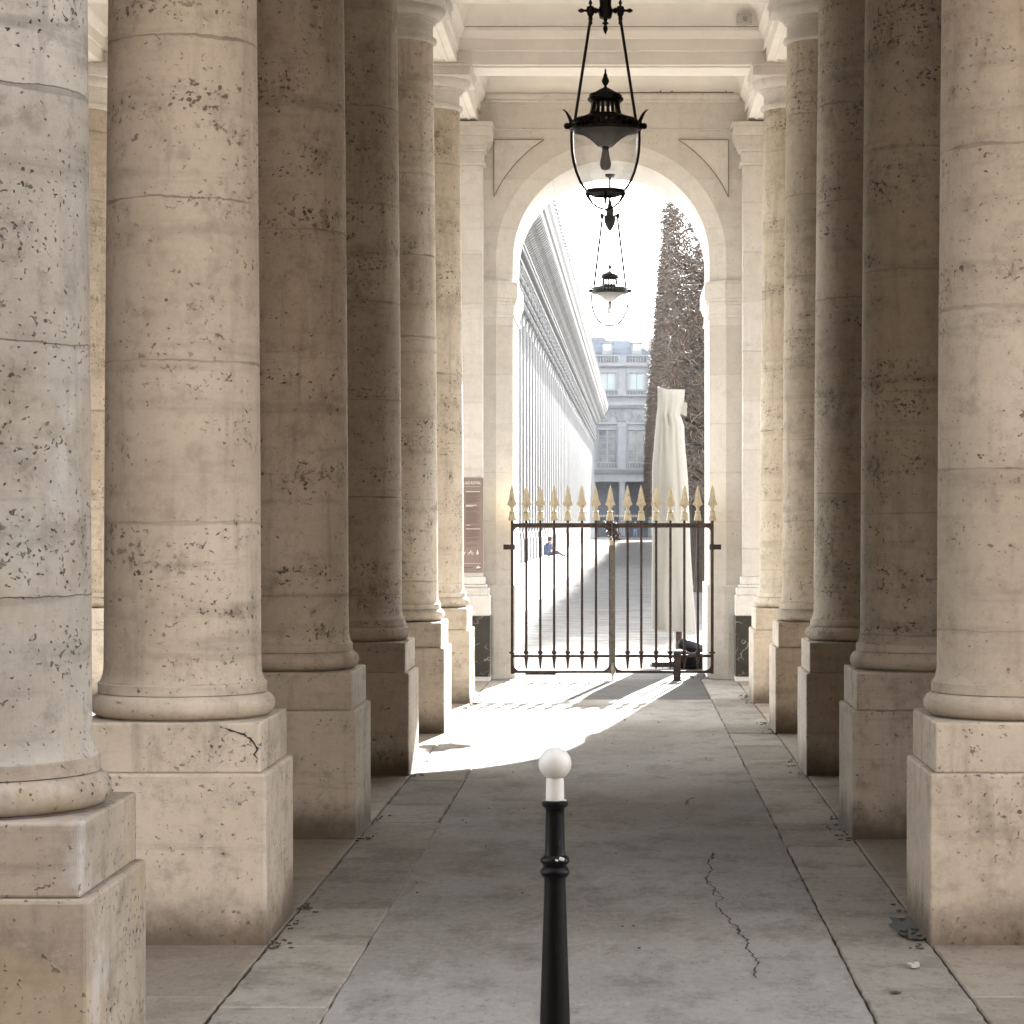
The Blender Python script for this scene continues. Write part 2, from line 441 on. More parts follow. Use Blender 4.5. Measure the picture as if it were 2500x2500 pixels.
def marble():
    m = NT('black_marble'); v, vj = m.coords(True)
    w = m.n('ShaderNodeTexNoise'); m.l(vj, w.inputs['Vector']); w.inputs['Scale'].default_value = 5
    w.inputs['Detail'].default_value = 4
    vv = m.vm('ADD', vj, m.vm('MULTIPLY', w.outputs[1], (0.35, 0.35, 0.35)))
    vo = m.voro(vv, 5.5, 'DISTANCE_TO_EDGE')
    ms = m.ramp(m.noise(vj, 6, 3), 0.42, 0.6)
    vein = m.math('MULTIPLY', m.ramp(vo.outputs['Distance'], 0.0, 0.035, 1, 0), ms)
    col = m.mix(m.noise(vj, 9, 5), (0.010, 0.009, 0.007), (0.035, 0.032, 0.025))
    col = m.mix(m.math('MULTIPLY', vein, 0.8), col, (0.42, 0.38, 0.30))
    m.l(col, m.b.inputs['Base Color']); m.b.inputs['Roughness'].default_value = 0.45; return m.mat
M_MARBLE = marble()

def glass(name, tint=(1, 1, 1), milk=0.06, milkcol=(0.8, 0.8, 0.8)):
    m = NT(name); t = m.t
    out = [n for n in t.nodes if n.type == 'OUTPUT_MATERIAL'][0]
    tr = m.n('ShaderNodeBsdfTransparent'); tr.inputs[0].default_value = (*tint, 1)
    gl = m.n('ShaderNodeBsdfGlossy'); gl.inputs['Roughness'].default_value = 0.03
    df = m.n('ShaderNodeBsdfTranslucent'); df.inputs[0].default_value = (*milkcol, 1)
    fr = m.n('ShaderNodeFresnel'); fr.inputs[0].default_value = 1.45
    v, vj = m.coords(True)
    dirt = m.math('MULTIPLY', m.ramp(m.noise(vj, 9, 5), 0.3, 0.8), milk*1.6)
    m1 = m.n('ShaderNodeMixShader'); m.l(dirt, m1.inputs[0]); m.l(tr.outputs[0], m1.inputs[1]); m.l(df.outputs[0], m1.inputs[2])
    m2 = m.n('ShaderNodeMixShader'); m.l(m.math('MULTIPLY', m.math('MINIMUM', fr.outputs[0], 0.35), 0.5), m2.inputs[0]); m.l(m1.outputs[0], m2.inputs[1]); m.l(gl.outputs[0], m2.inputs[2])
    m.l(m2.outputs[0], out.inputs[0]); return m.mat
M_GLASS = glass('lantern_glass', (0.97, 0.975, 0.98), 0.08)
def milky():
    m = NT('milk_glass')
    t = m.t; out = [n for n in t.nodes if n.type == 'OUTPUT_MATERIAL'][0]
    a = m.n('ShaderNodeBsdfTranslucent'); a.inputs[0].default_value = (0.92, 0.91, 0.9, 1)
    b = m.n('ShaderNodeBsdfDiffuse'); b.inputs[0].default_value = (0.85, 0.84, 0.82, 1)
    x = m.n('ShaderNodeMixShader'); x.inputs[0].default_value = 0.25
    m.l(a.outputs[0], x.inputs[1]); m.l(b.outputs[0], x.inputs[2]); m.l(x.outputs[0], out.inputs[0]); return m.mat
M_MILK = milky()
M_BULB = simple_mat('frosted_bulb', (0.30, 0.28, 0.27), 0.35, var=0.05, scale=10)

# ------------------------------------------------------------------ ground
rnd = random.Random(7)
def jitter_slab(mb, pts, z0, z1, step=0.09, amp=0.006, seed=0):
    """closed polygon with a ragged edge, chamfered a little at the top"""
    r = random.Random(seed); out = []
    n = len(pts)
    for i in range(n):
        a = Vector(pts[i]); b = Vector(pts[(i+1) % n]); L = (b-a).length
        k = max(1, min(240, int(L/step)))
        nx = Vector((-(b-a).y, (b-a).x)).normalized()
        for j in range(k):
            p = a + (b-a)*(j/k)
            q = noise.noise(Vector((p.x*6+seed, p.y*6, seed*0.7)))*amp*0.9 + r.uniform(-amp, amp)*0.75
            if j == 0: q = 0
            out.append(p + nx*q)
    c = sum(out, Vector((0, 0)))/len(out); m = len(out)
    ch = 0.006
    top = []
    for i in range(m):
        t = (out[(i+1) % m]-out[i-1]).normalized(); nn = Vector((-t.y, t.x))
        if nn.dot(c-out[i]) < 0 and len(pts) == 4: nn = -nn
        top.append(out[i]+nn*ch)
    V = [(p.x, p.y, z0) for p in out] + [(p.x, p.y, z1-ch*0.8) for p in out] + [(p.x, p.y, z1) for p in top]
    Fc = []
    for i in range(m):
        j = (i+1) % m
        Fc.append((i, j, m+j, m+i)); Fc.append((m+i, m+j, 2*m+j, 2*m+i))
    Fc.append(tuple(2*m+i for i in range(m)))
    mb.add(V, Fc)

structure(MB().add([(-600,-300,-0.009),(600,-300,-0.009),(600,900,-0.009),(-600,900,-0.009)], [(0,1,2,3)]).build('ground', M_DIRT))
a = MB()
jitter_slab(a, [(-0.899, 0.4), (0.759, 0.4), (0.764, 20.9), (-0.916, 20.9)], -0.03, 0.0, 0.05, 0.0045, 3)
structure(a.build('pavement', M_ASPH))
thr = MB()
for k, (x0, x1, y0, y1) in enumerate([(-0.905, 0.755, 20.915, 23.58), (-1.05, 0.86, 23.59, 25.05)]):
    jitter_slab(thr, [(x0, y0), (x1, y0), (x1, y1), (x0, y1)], -0.03, 0.0, 0.1, 0.006, 20+k)
M_THR = slab_mat('threshold_stone', (0.072, 0.069, 0.063), (0.090, 0.086, 0.079), (0.050, 0.047, 0.043))
structure(thr.build('threshold_paving', M_THR))
ks = MB()
rj = [0.5, 2.2, 3.9, 5.3, 6.6, 7.84, 9.43, 10.39, 11.39, 12.24, 13.85, 15.6, 16.6, 17.5, 19.6, 20.9, 22.3, 23.58]
lj = [0.5, 2.0, 3.6, 5.1, 6.5, 7.6, 8.70, 9.54, 10.95, 12.28, 13.06, 14.3, 15.7, 17.0, 18.5, 20.0, 21.6, 23.58]
for k in range(len(rj)-1):
    s = rnd.uniform(-0.02, 0.02); h = rnd.uniform(-0.004, 0.004)
    jitter_slab(ks, [(0.768, rj[k]+0.006), (1.098, rj[k]+0.006+s*0.3), (1.098, rj[k+1]-0.006), (0.770, rj[k+1]-0.006)], -0.03, 0.003+h*0.5, 0.05, 0.004, 40+k)
for k in range(len(lj)-1):
    h = rnd.uniform(-0.004, 0.004)
    jitter_slab(ks, [(-1.246, lj[k]+0.006), (-0.905-(0.015 if lj[k] > 11 else 0), lj[k]+0.006), (-0.905-(0.015 if lj[k] > 11 else 0), lj[k+1]-0.006), (-1.246, lj[k+1]-0.006)], -0.03, 0.003+h*0.5, 0.05, 0.0055, 80+k)
structure(ks.build('kerb_paving', M_SLAB))
cs = MB(); cs_in = cs; cs_out = MB()
for side, xa, xb in ((1, 1.104, 5.9), (-1, -5.9, -1.252)):
    y = 0.5; k = 0
    while y < 23.5:
        L = [2.45, 2.92, 1.9, 2.6][k % 4]
        y1 = min(y+L, 23.58)
        if side == 1: xs = [xa, xa+0.72, xa+1.7, xa+3.1, xb]
        else: xs = [xa, xa+1.6, xb-1.9, xb-0.73, xb]
        for i in range(4):
            inner = i < 1 if side == 1 else i > 2
            jitter_slab(cs_in if (inner or y > 14) else cs_out, [(xs[i]+0.003, y+0.003), (xs[i+1]-0.003, y+0.003), (xs[i+1]-0.003, y1-0.003), (xs[i]+0.003, y1-0.003)], -0.03, 0.002, 0.2, 0.002, 200+k*5+i+(50 if side > 0 else 0))
        y = y1; k += 1
structure(cs.build('aisle_paving', M_CREAM))
structure(cs_out.build('darkened_aisle_paving', M_AISLE))
structure(MB().box(-40, 40, -70, 0.39, -0.03, -0.002).build('forecourt_paving', M_FOREG))

# garden in its own slightly turned frame
GA = math.atan(43/F)
def GX(xp, y): return xp + y*math.tan(GA)
def quad(xa, xb, y0, y1, z):
    return [(GX(xa, y0), y0, z), (GX(xb, y0), y0, z), (GX(xb, y1), y1, z), (GX(xa, y1), y1, z)]
def ground_sheet(name, mat, xa, xb, y0, y1, z):
    return structure(MB().add(quad(xa, xb, y0, y1, z), [(0,1,2,3)]).build(name, mat))
ground_sheet('garden_gravel', M_GRAVEL, -1.93, 60, 25.06, 300, -0.005)
ground_sheet('garden_path', M_PATH, -60, -2.0, 25.06, 300, -0.004)
e = MB()
for k in range(90):
    y0 = 25.1+k*2.5
    xa = GX(-1.995, y0) + rnd.uniform(-0.006, 0.006)
    e.box(xa, xa+0.055, y0, y0+2.47, -0.02, 0.012)
structure(e.build('path_edging', M_SLAB))

# cracks and stains lying on the asphalt
def ribbon(mb, pts, w, z=0.0016, seed=1):
    r = random.Random(seed); P2 = []
    for i in range(len(pts)-1):
        a = Vector(pts[i][:2]); b = Vector(pts[i+1][:2]); k = max(2, int((b-a).length/0.025))
        for j in range(k):
            q = a+(b-a)*j/k
            P2.append(q + Vector((r.uniform(-1, 1), r.uniform(-1, 1)))*0.006)
    V = []; n = len(P2)
    for i, p in enumerate(P2):
        t = (P2[min(i+1, n-1)]-P2[max(i-1, 0)]).normalized(); nn = Vector((-t.y, t.x))
        ww = w*r.uniform(0.25, 1.0)*(0.3 if i in (0, n-1) else 1)
        V.append((p.x+nn.x*ww, p.y+nn.y*ww, z)); V.append((p.x-nn.x*ww, p.y-nn.y*ww, z))
    mb.add(V, [(2*i, 2*i+1, 2*i+3, 2*i+2) for i in range(n-1)])
def z8(x, y): return G(1700+x*0.5694, 1400+y*0.5694)
ck = MB()
ribbon(ck, [z8(*p) for p in [(75,1195),(62,1215),(50,1245),(66,1270),(40,1310),(50,1335),(78,1350),(75,1380),(125,1392),(82,1410),(95,1440),(110,1455),(140,1480),(150,1500),(182,1520),(185,1545),(222,1570),(215,1610),(245,1640),(272,1672),(250,1705),(255,1745)]], 0.0042, seed=2)
ribbon(ck, [z8(*p) for p in [(30,1305),(60,1330),(95,1372),(120,1385)]], 0.004, seed=5)
ribbon(ck, [z8(*p) for p in [(172,1525),(186,1533),(192,1540)]], 0.008, seed=6)
def z85(x, y): return G(850+x*0.4917, 1600+y*0.4917)
ribbon(ck, [z85(*p) for p in [(1050,822),(1200,822),(1350,818),(1500,821),(1640,823)]], 0.004, seed=8)
ribbon(ck, [z85(*p) for p in [(1680,745),(1685,720),(1720,708),(1740,712)]], 0.014, seed=9)
ribbon(ck, [z85(*p) for p in [(1805,1017),(1812,995),(1806,980)]], 0.006, seed=10)
structure(ck.build('pavement_cracks', M_DIRT))
def blob(mb, c, rx, ry, seed, z=0.0075, n=40):
    V = [(c.x, c.y, z)]
    for k in range(n):
        a = 2*math.pi*k/n
        q = 1+0.55*noise.noise(Vector((math.cos(a)*1.7, math.sin(a)*1.7, seed)))+0.15*noise.noise(Vector((math.cos(a)*6, math.sin(a)*6, seed)))
        V.append((c.x+math.cos(a)*rx*q, c.y+math.sin(a)*ry*q, z))
    mb.add(V, [(0, 1+k, 1+(k+1) % n) for k in range(n)])
M_STAIN = simple_mat('damp_grime', (0.03, 0.027, 0.022), 0.7, var=0.2, scale=25)
st = MB()
blob(st, z8(912, 1530), 0.060, 0.26, 1.0, 0.0085)
blob(st, z8(850, 1805), 0.018, 0.03, 4.0)
structure(st.build('grime_patch', M_STAIN))
gr = MB()      # grit and dead leaves gathered against the plinths
for k in range(260):
    side = rnd.choice((-1, 1)); ci = rnd.randrange(0, 6)
    yb = 5.8+2.92*ci + rnd.choice((rnd.uniform(-0.12, 0.0), rnd.uniform(0, 0.75), rnd.uniform(0.72, 0.9)))
    xb = (1.085-abs(rnd.gauss(0, 0.035))) if side > 0 else (-1.245+abs(rnd.gauss(0, 0.04)))
    M = Matrix.Translation((xb, yb, 0.011)) @ Matrix.Rotation(rnd.uniform(0, 6.3), 4, 'Z')
    gr.obox(M, rnd.uniform(0.003, 0.014), rnd.uniform(0.002, 0.006), 0.0025)
for k in range(45):
    M = Matrix.Translation((rnd.uniform(-0.9, 0.75), rnd.uniform(7.5, 22)**1.0, 0.003)) @ Matrix.Rotation(rnd.uniform(0, 6.3), 4, 'Z')
    gr.obox(M, rnd.uniform(0.002, 0.006), rnd.uniform(0.002, 0.004), 0.002)
o = gr.build('grit', simple_mat('grit_brown', (0.07, 0.055, 0.04), 0.9)); tag(o, 'dead leaves and grit gathered beside the plinths', None, None, 'stuff'); o['category'] = 'grit'

# ------------------------------------------------------------------ columns
YC = [6.16+2.92*k for k in range(6)]
XL, XR, XO = -1.62, 1.455, -4.57
def column_proto(ms, mp):
    t = thing('column', 'stone column', 'column')
    p = MB()
    p.box(-0.36, 0.36, -0.36, 0.36, -0.02, 0.610)
    lo = p.build('plinth', mp, t, bevel=0.010)
    p = MB(); p.box(-0.338, 0.338, -0.338, 0.338, 0.6102, 0.790)
    p.build('plinth_cap', mp, t, bevel=0.008)
    b = MB()
    prof = [(0.30, 0.7895), (0.320, 0.792)]
    for k in range(9):
        a_ = -math.pi/2 + math.pi*k/8
        prof.append((0.296+0.042*math.cos(a_), 0.836+0.043*math.sin(a_)))
    prof += [(0.308, 0.880), (0.308, 0.915), (0.304, 0.918), (0.296, 0.9182)]
    b.lathe(prof, 96); b.build('base', mp, t, smooth=40)
    s = MB(); prof = [(0.304, 0.918), (0.298, 0.925), (0.291, 0.945), (0.2875, 0.97)]
    for k in range(1, 31):
        u = k/30; prof.append((0.2865-0.034*u**1.5, 0.97+(4.97-0.97)*u))
    s.lathe(prof, 112); s.build('shaft', ms, t, smooth=30)
    c = MB()
    prof = [(0.2525, 4.968), (0.262, 4.972), (0.277, 4.980), (0.281, 4.995), (0.277, 5.010), (0.266, 5.015), (0.256, 5.018),
            (0.252, 5.03), (0.253, 5.10), (0.258, 5.118), (0.272, 5.120), (0.273, 5.133), (0.284, 5.135), (0.285, 5.148),
            (0.300, 5.151), (0.318, 5.162), (0.334, 5.180), (0.343, 5.200), (0.346, 5.2195)]
    c.lathe(prof, 96); c.build('capital', M_WALLP, t, smooth=35)
    a_ = MB(); a_.box(-0.362, 0.362, -0.362, 0.362, 5.220, 5.295); a_.box(-0.375, 0.375, -0.375, 0.375, 5.2952, 5.3255)
    a_.build('abacus', M_WALLP, t, bevel=0.005)
    return t
col0 = column_proto(M_COL, M_PLINTH)
colW = column_proto(M_COLW, M_PLINTHW)
colW.location = (XL, YC[0], 0)
tag(colW, 'greyish weathered column with ochre patches, nearest the camera, cut by the left picture edge', 'column', 'columns of the gallery')
labs_l = ['broad pale column with a cracked plinth corner, right behind the weathered grey column',
          'brownish column left of the path with a pale plinth, directly behind the cracked-plinth column',
          'darkest column on the left side, its plinth beside the tip of the sunlit floor',
          'cream column left of the path, its plinth edge in full sun, one before the information board column',
          'last column left of the path, partly covering the information board']
labs_r = ['large pale column cut by the right picture edge, closest to the viewer on that side',
          'dark column on the right with blackened joints, just behind the large pale one',
          'darkest narrow column on the right, between the blackened-joint column and the paler ones',
          'cream column on the right whose plinth is stained rusty brown near the floor',
          'last column right of the path, closest to the gate and the black marble panel']
first = True
for k in range(1, 6):
    for X, lb in ((XL, labs_l[k-1]), (XR, labs_r[k-1])):
        if first: t = col0; first = False
        else: t = copy_tree(col0)
        t.location = (X, YC[k], 0)
        tag(t, lb, 'column', 'columns of the gallery')
t = copy_tree(col0); t.location = (XO, YC[5], 0)
tag(t, 'far cream column of the outer row, glimpsed between the two nearest left columns', 'column', 'columns of the gallery')

# cracked plinth corner on the second column
def crack3(name, pts, w, axis='Y', seed=1):
    r = random.Random(seed); mb = MB(); P3 = []
    for i in range(len(pts)-1):
        a = Vector(pts[i]); b = Vector(pts[i+1]); k = max(1, int((b-a).length/0.012))
        for j in range(k): P3.append(a+(b-a)*j/k + Vector((r.uniform(-1, 1), 0, r.uniform(-1, 1)))*0.003)
    mb.tube(P3, lambda u: w*(0.35+abs(math.sin(u*23+seed)))*min(1, 6*u+0.1, 6*(1-u)+0.1), 5)
    return mb
def z6(x, y, d): return P(x*0.5176, 1700+y*0.5176, d)
cols = [o for o in COL.objects if o.name.startswith('column') and o.type == 'EMPTY']
L2 = [o for o in cols if abs(o.location.x-XL) < 0.01 and abs(o.location.y-YC[1]) < 0.01][0]
ck2 = crack3('c', [z6(x, y, YC[1]-0.339) for x, y in [(1040,143),(1070,150),(1110,170),(1155,178),(1180,200),(1198,225),(1212,250),(1200,275),(1215,300),(1203,325),(1215,352)]], 0.0028, seed=4)
o = ck2.build('crack', M_STAIN, L2, smooth=40); o.location = (-XL, -YC[1], 0)

# ------------------------------------------------------------------ end wall with the arch
YW, YB = 23.60, 25.0
wall = thing('arcade_wall', 'cream stone end wall with a round arch closing the gallery', 'wall', (0, 0, 0))
def outline(cx, r, cz, zb, n=40):
    pts = [(cx-r, zb)]
    for k in range(n+1):
        a_ = math.pi - math.pi*k/n
        pts.append((cx+r*math.cos(a_), cz+r*math.sin(a_)))
    pts.append((cx+r, zb)); return pts
def arch_bay(mb, x0, x1, cx, zb, zt, cz, ro, ri, yf, ym, yb, n=40):
    fo = outline(cx, ro, cz, zb, n); mi = outline(cx, ri, cz, zb, n)
    # matching outer rectangle points
    N = len(fo); rect = []
    for i, (x, z) in enumerate(fo):
        if i == 0: rect.append((x0, zb))
        elif i == N-1: rect.append((x1, zb))
        else:
            u = (i-1)/n
            if u < 0.2: rect.append((x0, cz+(zt-cz)*u/0.2))
            elif u > 0.8: rect.append((x1, cz+(zt-cz)*(1-u)/0.2))
            else: rect.append((x0+(x1-x0)*(u-0.2)/0.6, zt))
    V = [(x, yf, z) for x, z in rect] + [(x, yf, z) for x, z in fo] + [(x, ym, z) for x, z in mi] + [(x, yb, z) for x, z in mi] + [(x, yb, z) for x, z in rect]
    Fc = []
    for L in range(4):
        for i in range(N-1):
            Fc.append((L*N+i, L*N+i+1, (L+1)*N+i+1, (L+1)*N+i))
    for i in range(1, N-2):      # top and sides
        Fc.append((i, i+1, 4*N+i+1, 4*N+i))
    mb.add(V, Fc)
AX = -0.098
w = MB()
arch_bay(w, XL, XR, AX, 0.906, 5.62, 4.05, 1.105, 0.945, YW, YW+0.10, YB)
w.box(XO, XL-0.3, YW, YB, 3.5, 5.62); w.box(XL-0.3, XL, YW, YB, 0.906, 5.62)  # unseen left opening below, height set for the sun it lets in
w.box(-6.2, XO-0.3, YW, YB, 3.5, 5.62); w.box(XO-0.3, XO, YW, YB, 0.906, 5.62)
arch_bay(w, XR, 4.52, (XR+4.52)/2, 0.906, 5.62, 4.05, 1.105, 0.945, YW, YW+0.10, YB)  # unseen right arch, opened to add a sun patch
w.box(4.52, 6.2, YW, YB, 0.906, 5.62)
w.build('wall_face', M_WALL, wall, smooth=25)
w = MB()   # lower course, a little proud
w.box(XL-0.3, XL-0.001, YW-0.035, YB+0.03, 0, 0.9055)
for cx, xa, xb in ((AX, XL, XR), ((XR+4.52)/2, XR, 4.52)):
    for s in (-1, 1):
        e0 = xa if s < 0 else xb
        pl = [(e0, YW-0.035), (cx+s*1.125, YW-0.035), (cx+s*0.925, YW+0.085), (cx+s*0.925, YB+0.03), (e0, YB+0.03)]
        w.prism(pl, 0.0, 0.9055, 'Z')
w.box(XO-0.3, XO-0.001, YW-0.035, YB+0.03, 0, 0.9055)
w.box(4.521, 6.2, YW-0.035, YB+0.03, 0, 0.9055)
w.build('pier_base', M_WALLP, wall, bevel=0.008)
# unseen upper wall, raised to keep the sun off the forecourt
MB().box(-6.2, 6.2, YW, YB, 5.6202, 16.0).build('sun_block_parapet', M_WALL, wall)
# imposts
for cx in (AX, (XR+4.52)/2):
    for s in (-1, 1):
        im = MB()
        for z0, z1, p in ((3.475, 3.505, 0.018), (3.505, 3.60, 0.008), (3.60, 3.63, 0.022), (3.63, 3.66, 0.034), (3.66, 3.80, 0.046), (3.80, 3.825, 0.040)):
            pl = [(cx+s*1.30, YW-p), (cx+s*(1.105-p*0.4), YW-p), (cx+s*(0.945-p), YW+0.10-p*0.4), (cx+s*(0.945-p), YB+p), (cx+s*1.30, YB+p)]
            im.prism(pl, z0, z1, 'Z')
        im.build('impost', M_WALLP, wall, bevel=0.004)
# spandrel panels
for cx in (AX,):
    for s in (-1, 1):
        r_ = 1.231; cz = 4.13
        xv = cx+s*1.125; zt = 5.18
        a0 = math.acos(min(1, (1.125)/r_)); a1 = math.asin((zt-cz)/r_)
        pts = [(xv, zt)]
        for k in range(17):
            a_ = a1+(a0-a1)*k/16
            pts.append((cx+s*r_*math.cos(a_), cz+r_*math.sin(a_)))
        sp = MB(); sp.prism(pts, YW-0.012, YW+0.01, 'Y'); sp.build('spandrel_panel', M_WALLP, wall, bevel=0.003)
        gv = MB(); V = [(x, YW-0.0145, z) for x, z in pts]
        for k in range(len(V)):
            gv.tube([V[k], V[(k+1) % len(V)]], 0.0035, 5)  # raised dark line painting the shade of an incised groove
        gv.build('groove_line', simple_mat('groove_shade_brown', (0.20, 0.165, 0.13), 0.9), wall)
sb = MB(); sb.box(-1.22, 1.05, YW-0.008, YW+0.02, 5.272, 5.284); sb.box(-1.3, 1.14, YW-0.02, YW+0.02, 5.535, 5.565)
sb.box(-1.3, 1.14, YW-0.035, YW+0.02, 5.565, 5.615); sb.build('string_course', M_WALLP, wall, bevel=0.003)
# pilasters
def pilaster(X, half=0.30):
    t = thing('pilaster', 'p', 'pilaster', (X, YW, 0))
    s = MB(); s.box(-half, half, -0.26, -0.0005, 0.99, 4.90); s.build('shaft', M_WALL, t, bevel=0.006)
    b = MB()
    for z0, z1, hw, y in ((0.62, 0.815, 0.372, 0.325), (0.815, 0.885, 0.362, 0.315), (0.885, 0.915, 0.34, 0.295), (0.915, 0.99, 0.322, 0.278)):
        b.box(-hw, hw, -y, -0.0365, z0, z1-0.0003)
    b.build('base', M_WALLP, t, bevel=0.010)
    q = MB(); q.box(-0.372, 0.372, -0.32, -0.0365, 0.0, 0.045); q.build('foot', M_WALLP, t)
    mm = MB(); mm.box(-0.376, 0.376, -0.328, -0.0368, 0.046, 0.6195); mm.build('marble_panel', M_MARBLE, t, bevel=0.003)
    c = MB()
    for z0, z1, hw, y in ((4.90, 4.925, 0.33, 0.285), (4.925, 5.03, 0.312, 0.27), (5.03, 5.06, 0.335, 0.30), (5.06, 5.075, 0.35, 0.315)):
        c.box(-hw, hw, -y, -0.0005, z0, z1-0.0003)
    n = 8
    for k in range(n):
        u = k/n; hw = 0.352+0.04*math.sin(u*math.pi/2)
        c.box(-hw, hw, -0.31-0.04*math.sin(u*math.pi/2), -0.0005, 5.075+0.09*k/n, 5.075+0.09*(k+1)/n-0.0002)
    c.box(-0.395, 0.395, -0.36, -0.0005, 5.166, 5.26); c.box(-0.405, 0.405, -0.37, -0.0005, 5.2602, 5.30)
    c.build('capital', M_WALLP, t, bevel=0.003)
    return t
p0 = pilaster(XL)
tag(p0, 'flat wall pilaster with moulded capital that carries the brown information board', 'pilaster', 'pilasters of the end wall')
p1 = copy_tree(p0); p1.location.x = XR
tag(p1, 'flat wall pilaster beside the gate on the side without a board', 'pilaster', 'pilasters of the end wall')

# unseen dark walls added in the aisles to keep light off the middle columns
o = MB().box(-6.2, -3.9, 7.0, 16.6, 0, 5.6).build('light_block_wall', M_LIGHTBLOCK); tag(o, 'stone wall closing the outer aisle beyond the far cream column', 'wall')
o = MB().box(2.5, 6.2, 8.2, 17.2, 0, 5.6).build('light_block_wall', M_LIGHTBLOCK); tag(o, 'added dark wall in the right aisle, unseen, keeping light off the row of dark columns', 'wall')

# ------------------------------------------------------------------ ceiling
ceil = thing('ceiling', 'cream coffered ceiling with moulded beams over the gallery', 'ceiling', (0, 0, 5.3))
ZO = -5.3
def beam_prof(dz=0.0):
    h = [(-0.25, 5.330), (0.25, 5.330), (0.25, 5.44), (0.268, 5.445), (0.268, 5.54), (0.285, 5.550), (0.30, 5.575), (0.318, 5.600), (0.318, 5.632),
         (-0.318, 5.632), (-0.318, 5.600), (-0.30, 5.575), (-0.285, 5.550), (-0.268, 5.54), (-0.268, 5.445), (-0.25, 5.44)]
    return [(a, b+dz+ZO) for a, b in h]
Y0 = 5.82
for X in (XO, XL, XR, 4.52):
    m = MB(); m.prism([(X+a, z) for a, z in beam_prof()], Y0, YW-0.004, 'Y')
    m.build('long_beam', M_CEIL, ceil)
    ys = YC+[YW+0.1]
    fr = MB()
    for k in range(6):
        a_, b_ = ys[k]+0.42, ys[k+1]-0.42
        if k == 5: b_ = YW-0.30
        for hw in (0.19, 0.13):
            z0 = 5.330-(0.012 if hw == 0.19 else 0.006)+ZO
            ww = 0.022
            fr.box(X-hw, X-hw+ww, a_, b_, z0, 5.3302+ZO); fr.box(X+hw-ww, X+hw, a_, b_, z0, 5.3302+ZO)
            fr.box(X-hw+ww, X+hw-ww, a_, a_+ww, z0, 5.3302+ZO); fr.box(X-hw+ww, X+hw-ww, b_-ww, b_, z0, 5.3302+ZO)
            a_ += 0.05; b_ -= 0.05
    fr.build('beam_panel', M_CEIL, ceil)
XS = [XO, XL, XR, 4.52]
for Y in YC:
    for i in range(3):
        m = MB(); m.prism([(Y+a, z) for a, z in beam_prof(-0.004)], XS[i]+0.252, XS[i+1]-0.252, 'X')
        m.box(XS[i]+0.34, XS[i+1]-0.34, Y-0.19, Y+0.19, 5.312+ZO, 5.3262+ZO)
        m.build('cross_beam', M_CEIL, ceil)
YSb = YC+[YW+0.318]
for i in range(3):
    for k in range(6):
        x0, x1 = XS[i]+0.3185, XS[i+1]-0.3185
        y0, y1 = YSb[k]+0.3185, YSb[k+1]-0.3185
        V = []; n = 10; R = 0.20
        for j in range(n+1):
            t_ = math.pi/2*j/n; ins = R*(1-math.cos(t_)); z = 5.633+R*1.1*math.sin(t_)+ZO
            V += [(x0+ins, y0+ins, z), (x1-ins, y0+ins, z), (x1-ins, y1-ins, z), (x0+ins, y1-ins, z)]
        Fc = []
        for j in range(n):
            for q in range(4):
                q2 = (q+1) % 4; Fc.append((j*4+q, j*4+q2, j*4+4+q2, j*4+4+q))
        Fc.append((n*4, n*4+1, n*4+2, n*4+3))
        m = MB(); m.add(V, Fc); m.build('coffer', M_CEIL, ceil, smooth=35)
o = MB().box(-6.2, 6.2, Y0, YW-0.002, 5.87+ZO, 16.0+ZO).build('sun_block_storey', M_WALL, ceil)  # unseen storey added to keep the sun off the forecourt wall
m = MB(); m.box(-6.2, XO-0.3, Y0, YW-0.004, 5.6+ZO, 5.8699+ZO); m.box(4.52+0.3, 6.2, Y0, YW-0.004, 5.6+ZO, 5.8699+ZO)
m.build('outer_soffit', M_CEIL, ceil)

# cable along the top of the end wall, junction box on the cross beam
cb = MB()
xs = [P(1290+(i*6.5), 0, YW-0.05).x for i in range(40)]
pts = []
for i in range(40):
    px = 1510+i*7.2
    if px > 1795: break
    pts.append(P(px, 226-(px-1510)*0.003+rnd.uniform(-0.5, 0.5), YW-0.045))
cb.tube(pts, 0.0045, 6)
for px in (1612, 1640, 1772):
    cb.tube([P(px, 226, YW-0.047), P(px+1, 221, YW-0.05)], 0.005, 6)
o = cb.build('cable', M_CABLE); tag(o, 'thin red-brown cable clipped along the top of the end wall', 'cable')
jb = thing('junction_box', 'small white box with a dark centre fixed to a ceiling beam', 'junction box', P(1817, 60, YC[5]-0.36))
m = MB(); m.box(-0.062, 0.062, -0.03, 0.10, 0, 0.085); m.build('housing', M_WHITE, jb, bevel=0.006)
m = MB(); m.box(-0.012, 0.022, -0.0325, -0.0301, 0.022, 0.062); m.build('sensor', M_BULB, jb)
m = MB()
for sx, sz in ((-0.05, 0.012), (-0.05, 0.074), (0.052, 0.074), (0.052, 0.012)): m.lathe([(0.004, -0.001), (0.004, 0.001)], 8, (sx, -0.0312, sz))
m.build('screws', M_DARK, jb)

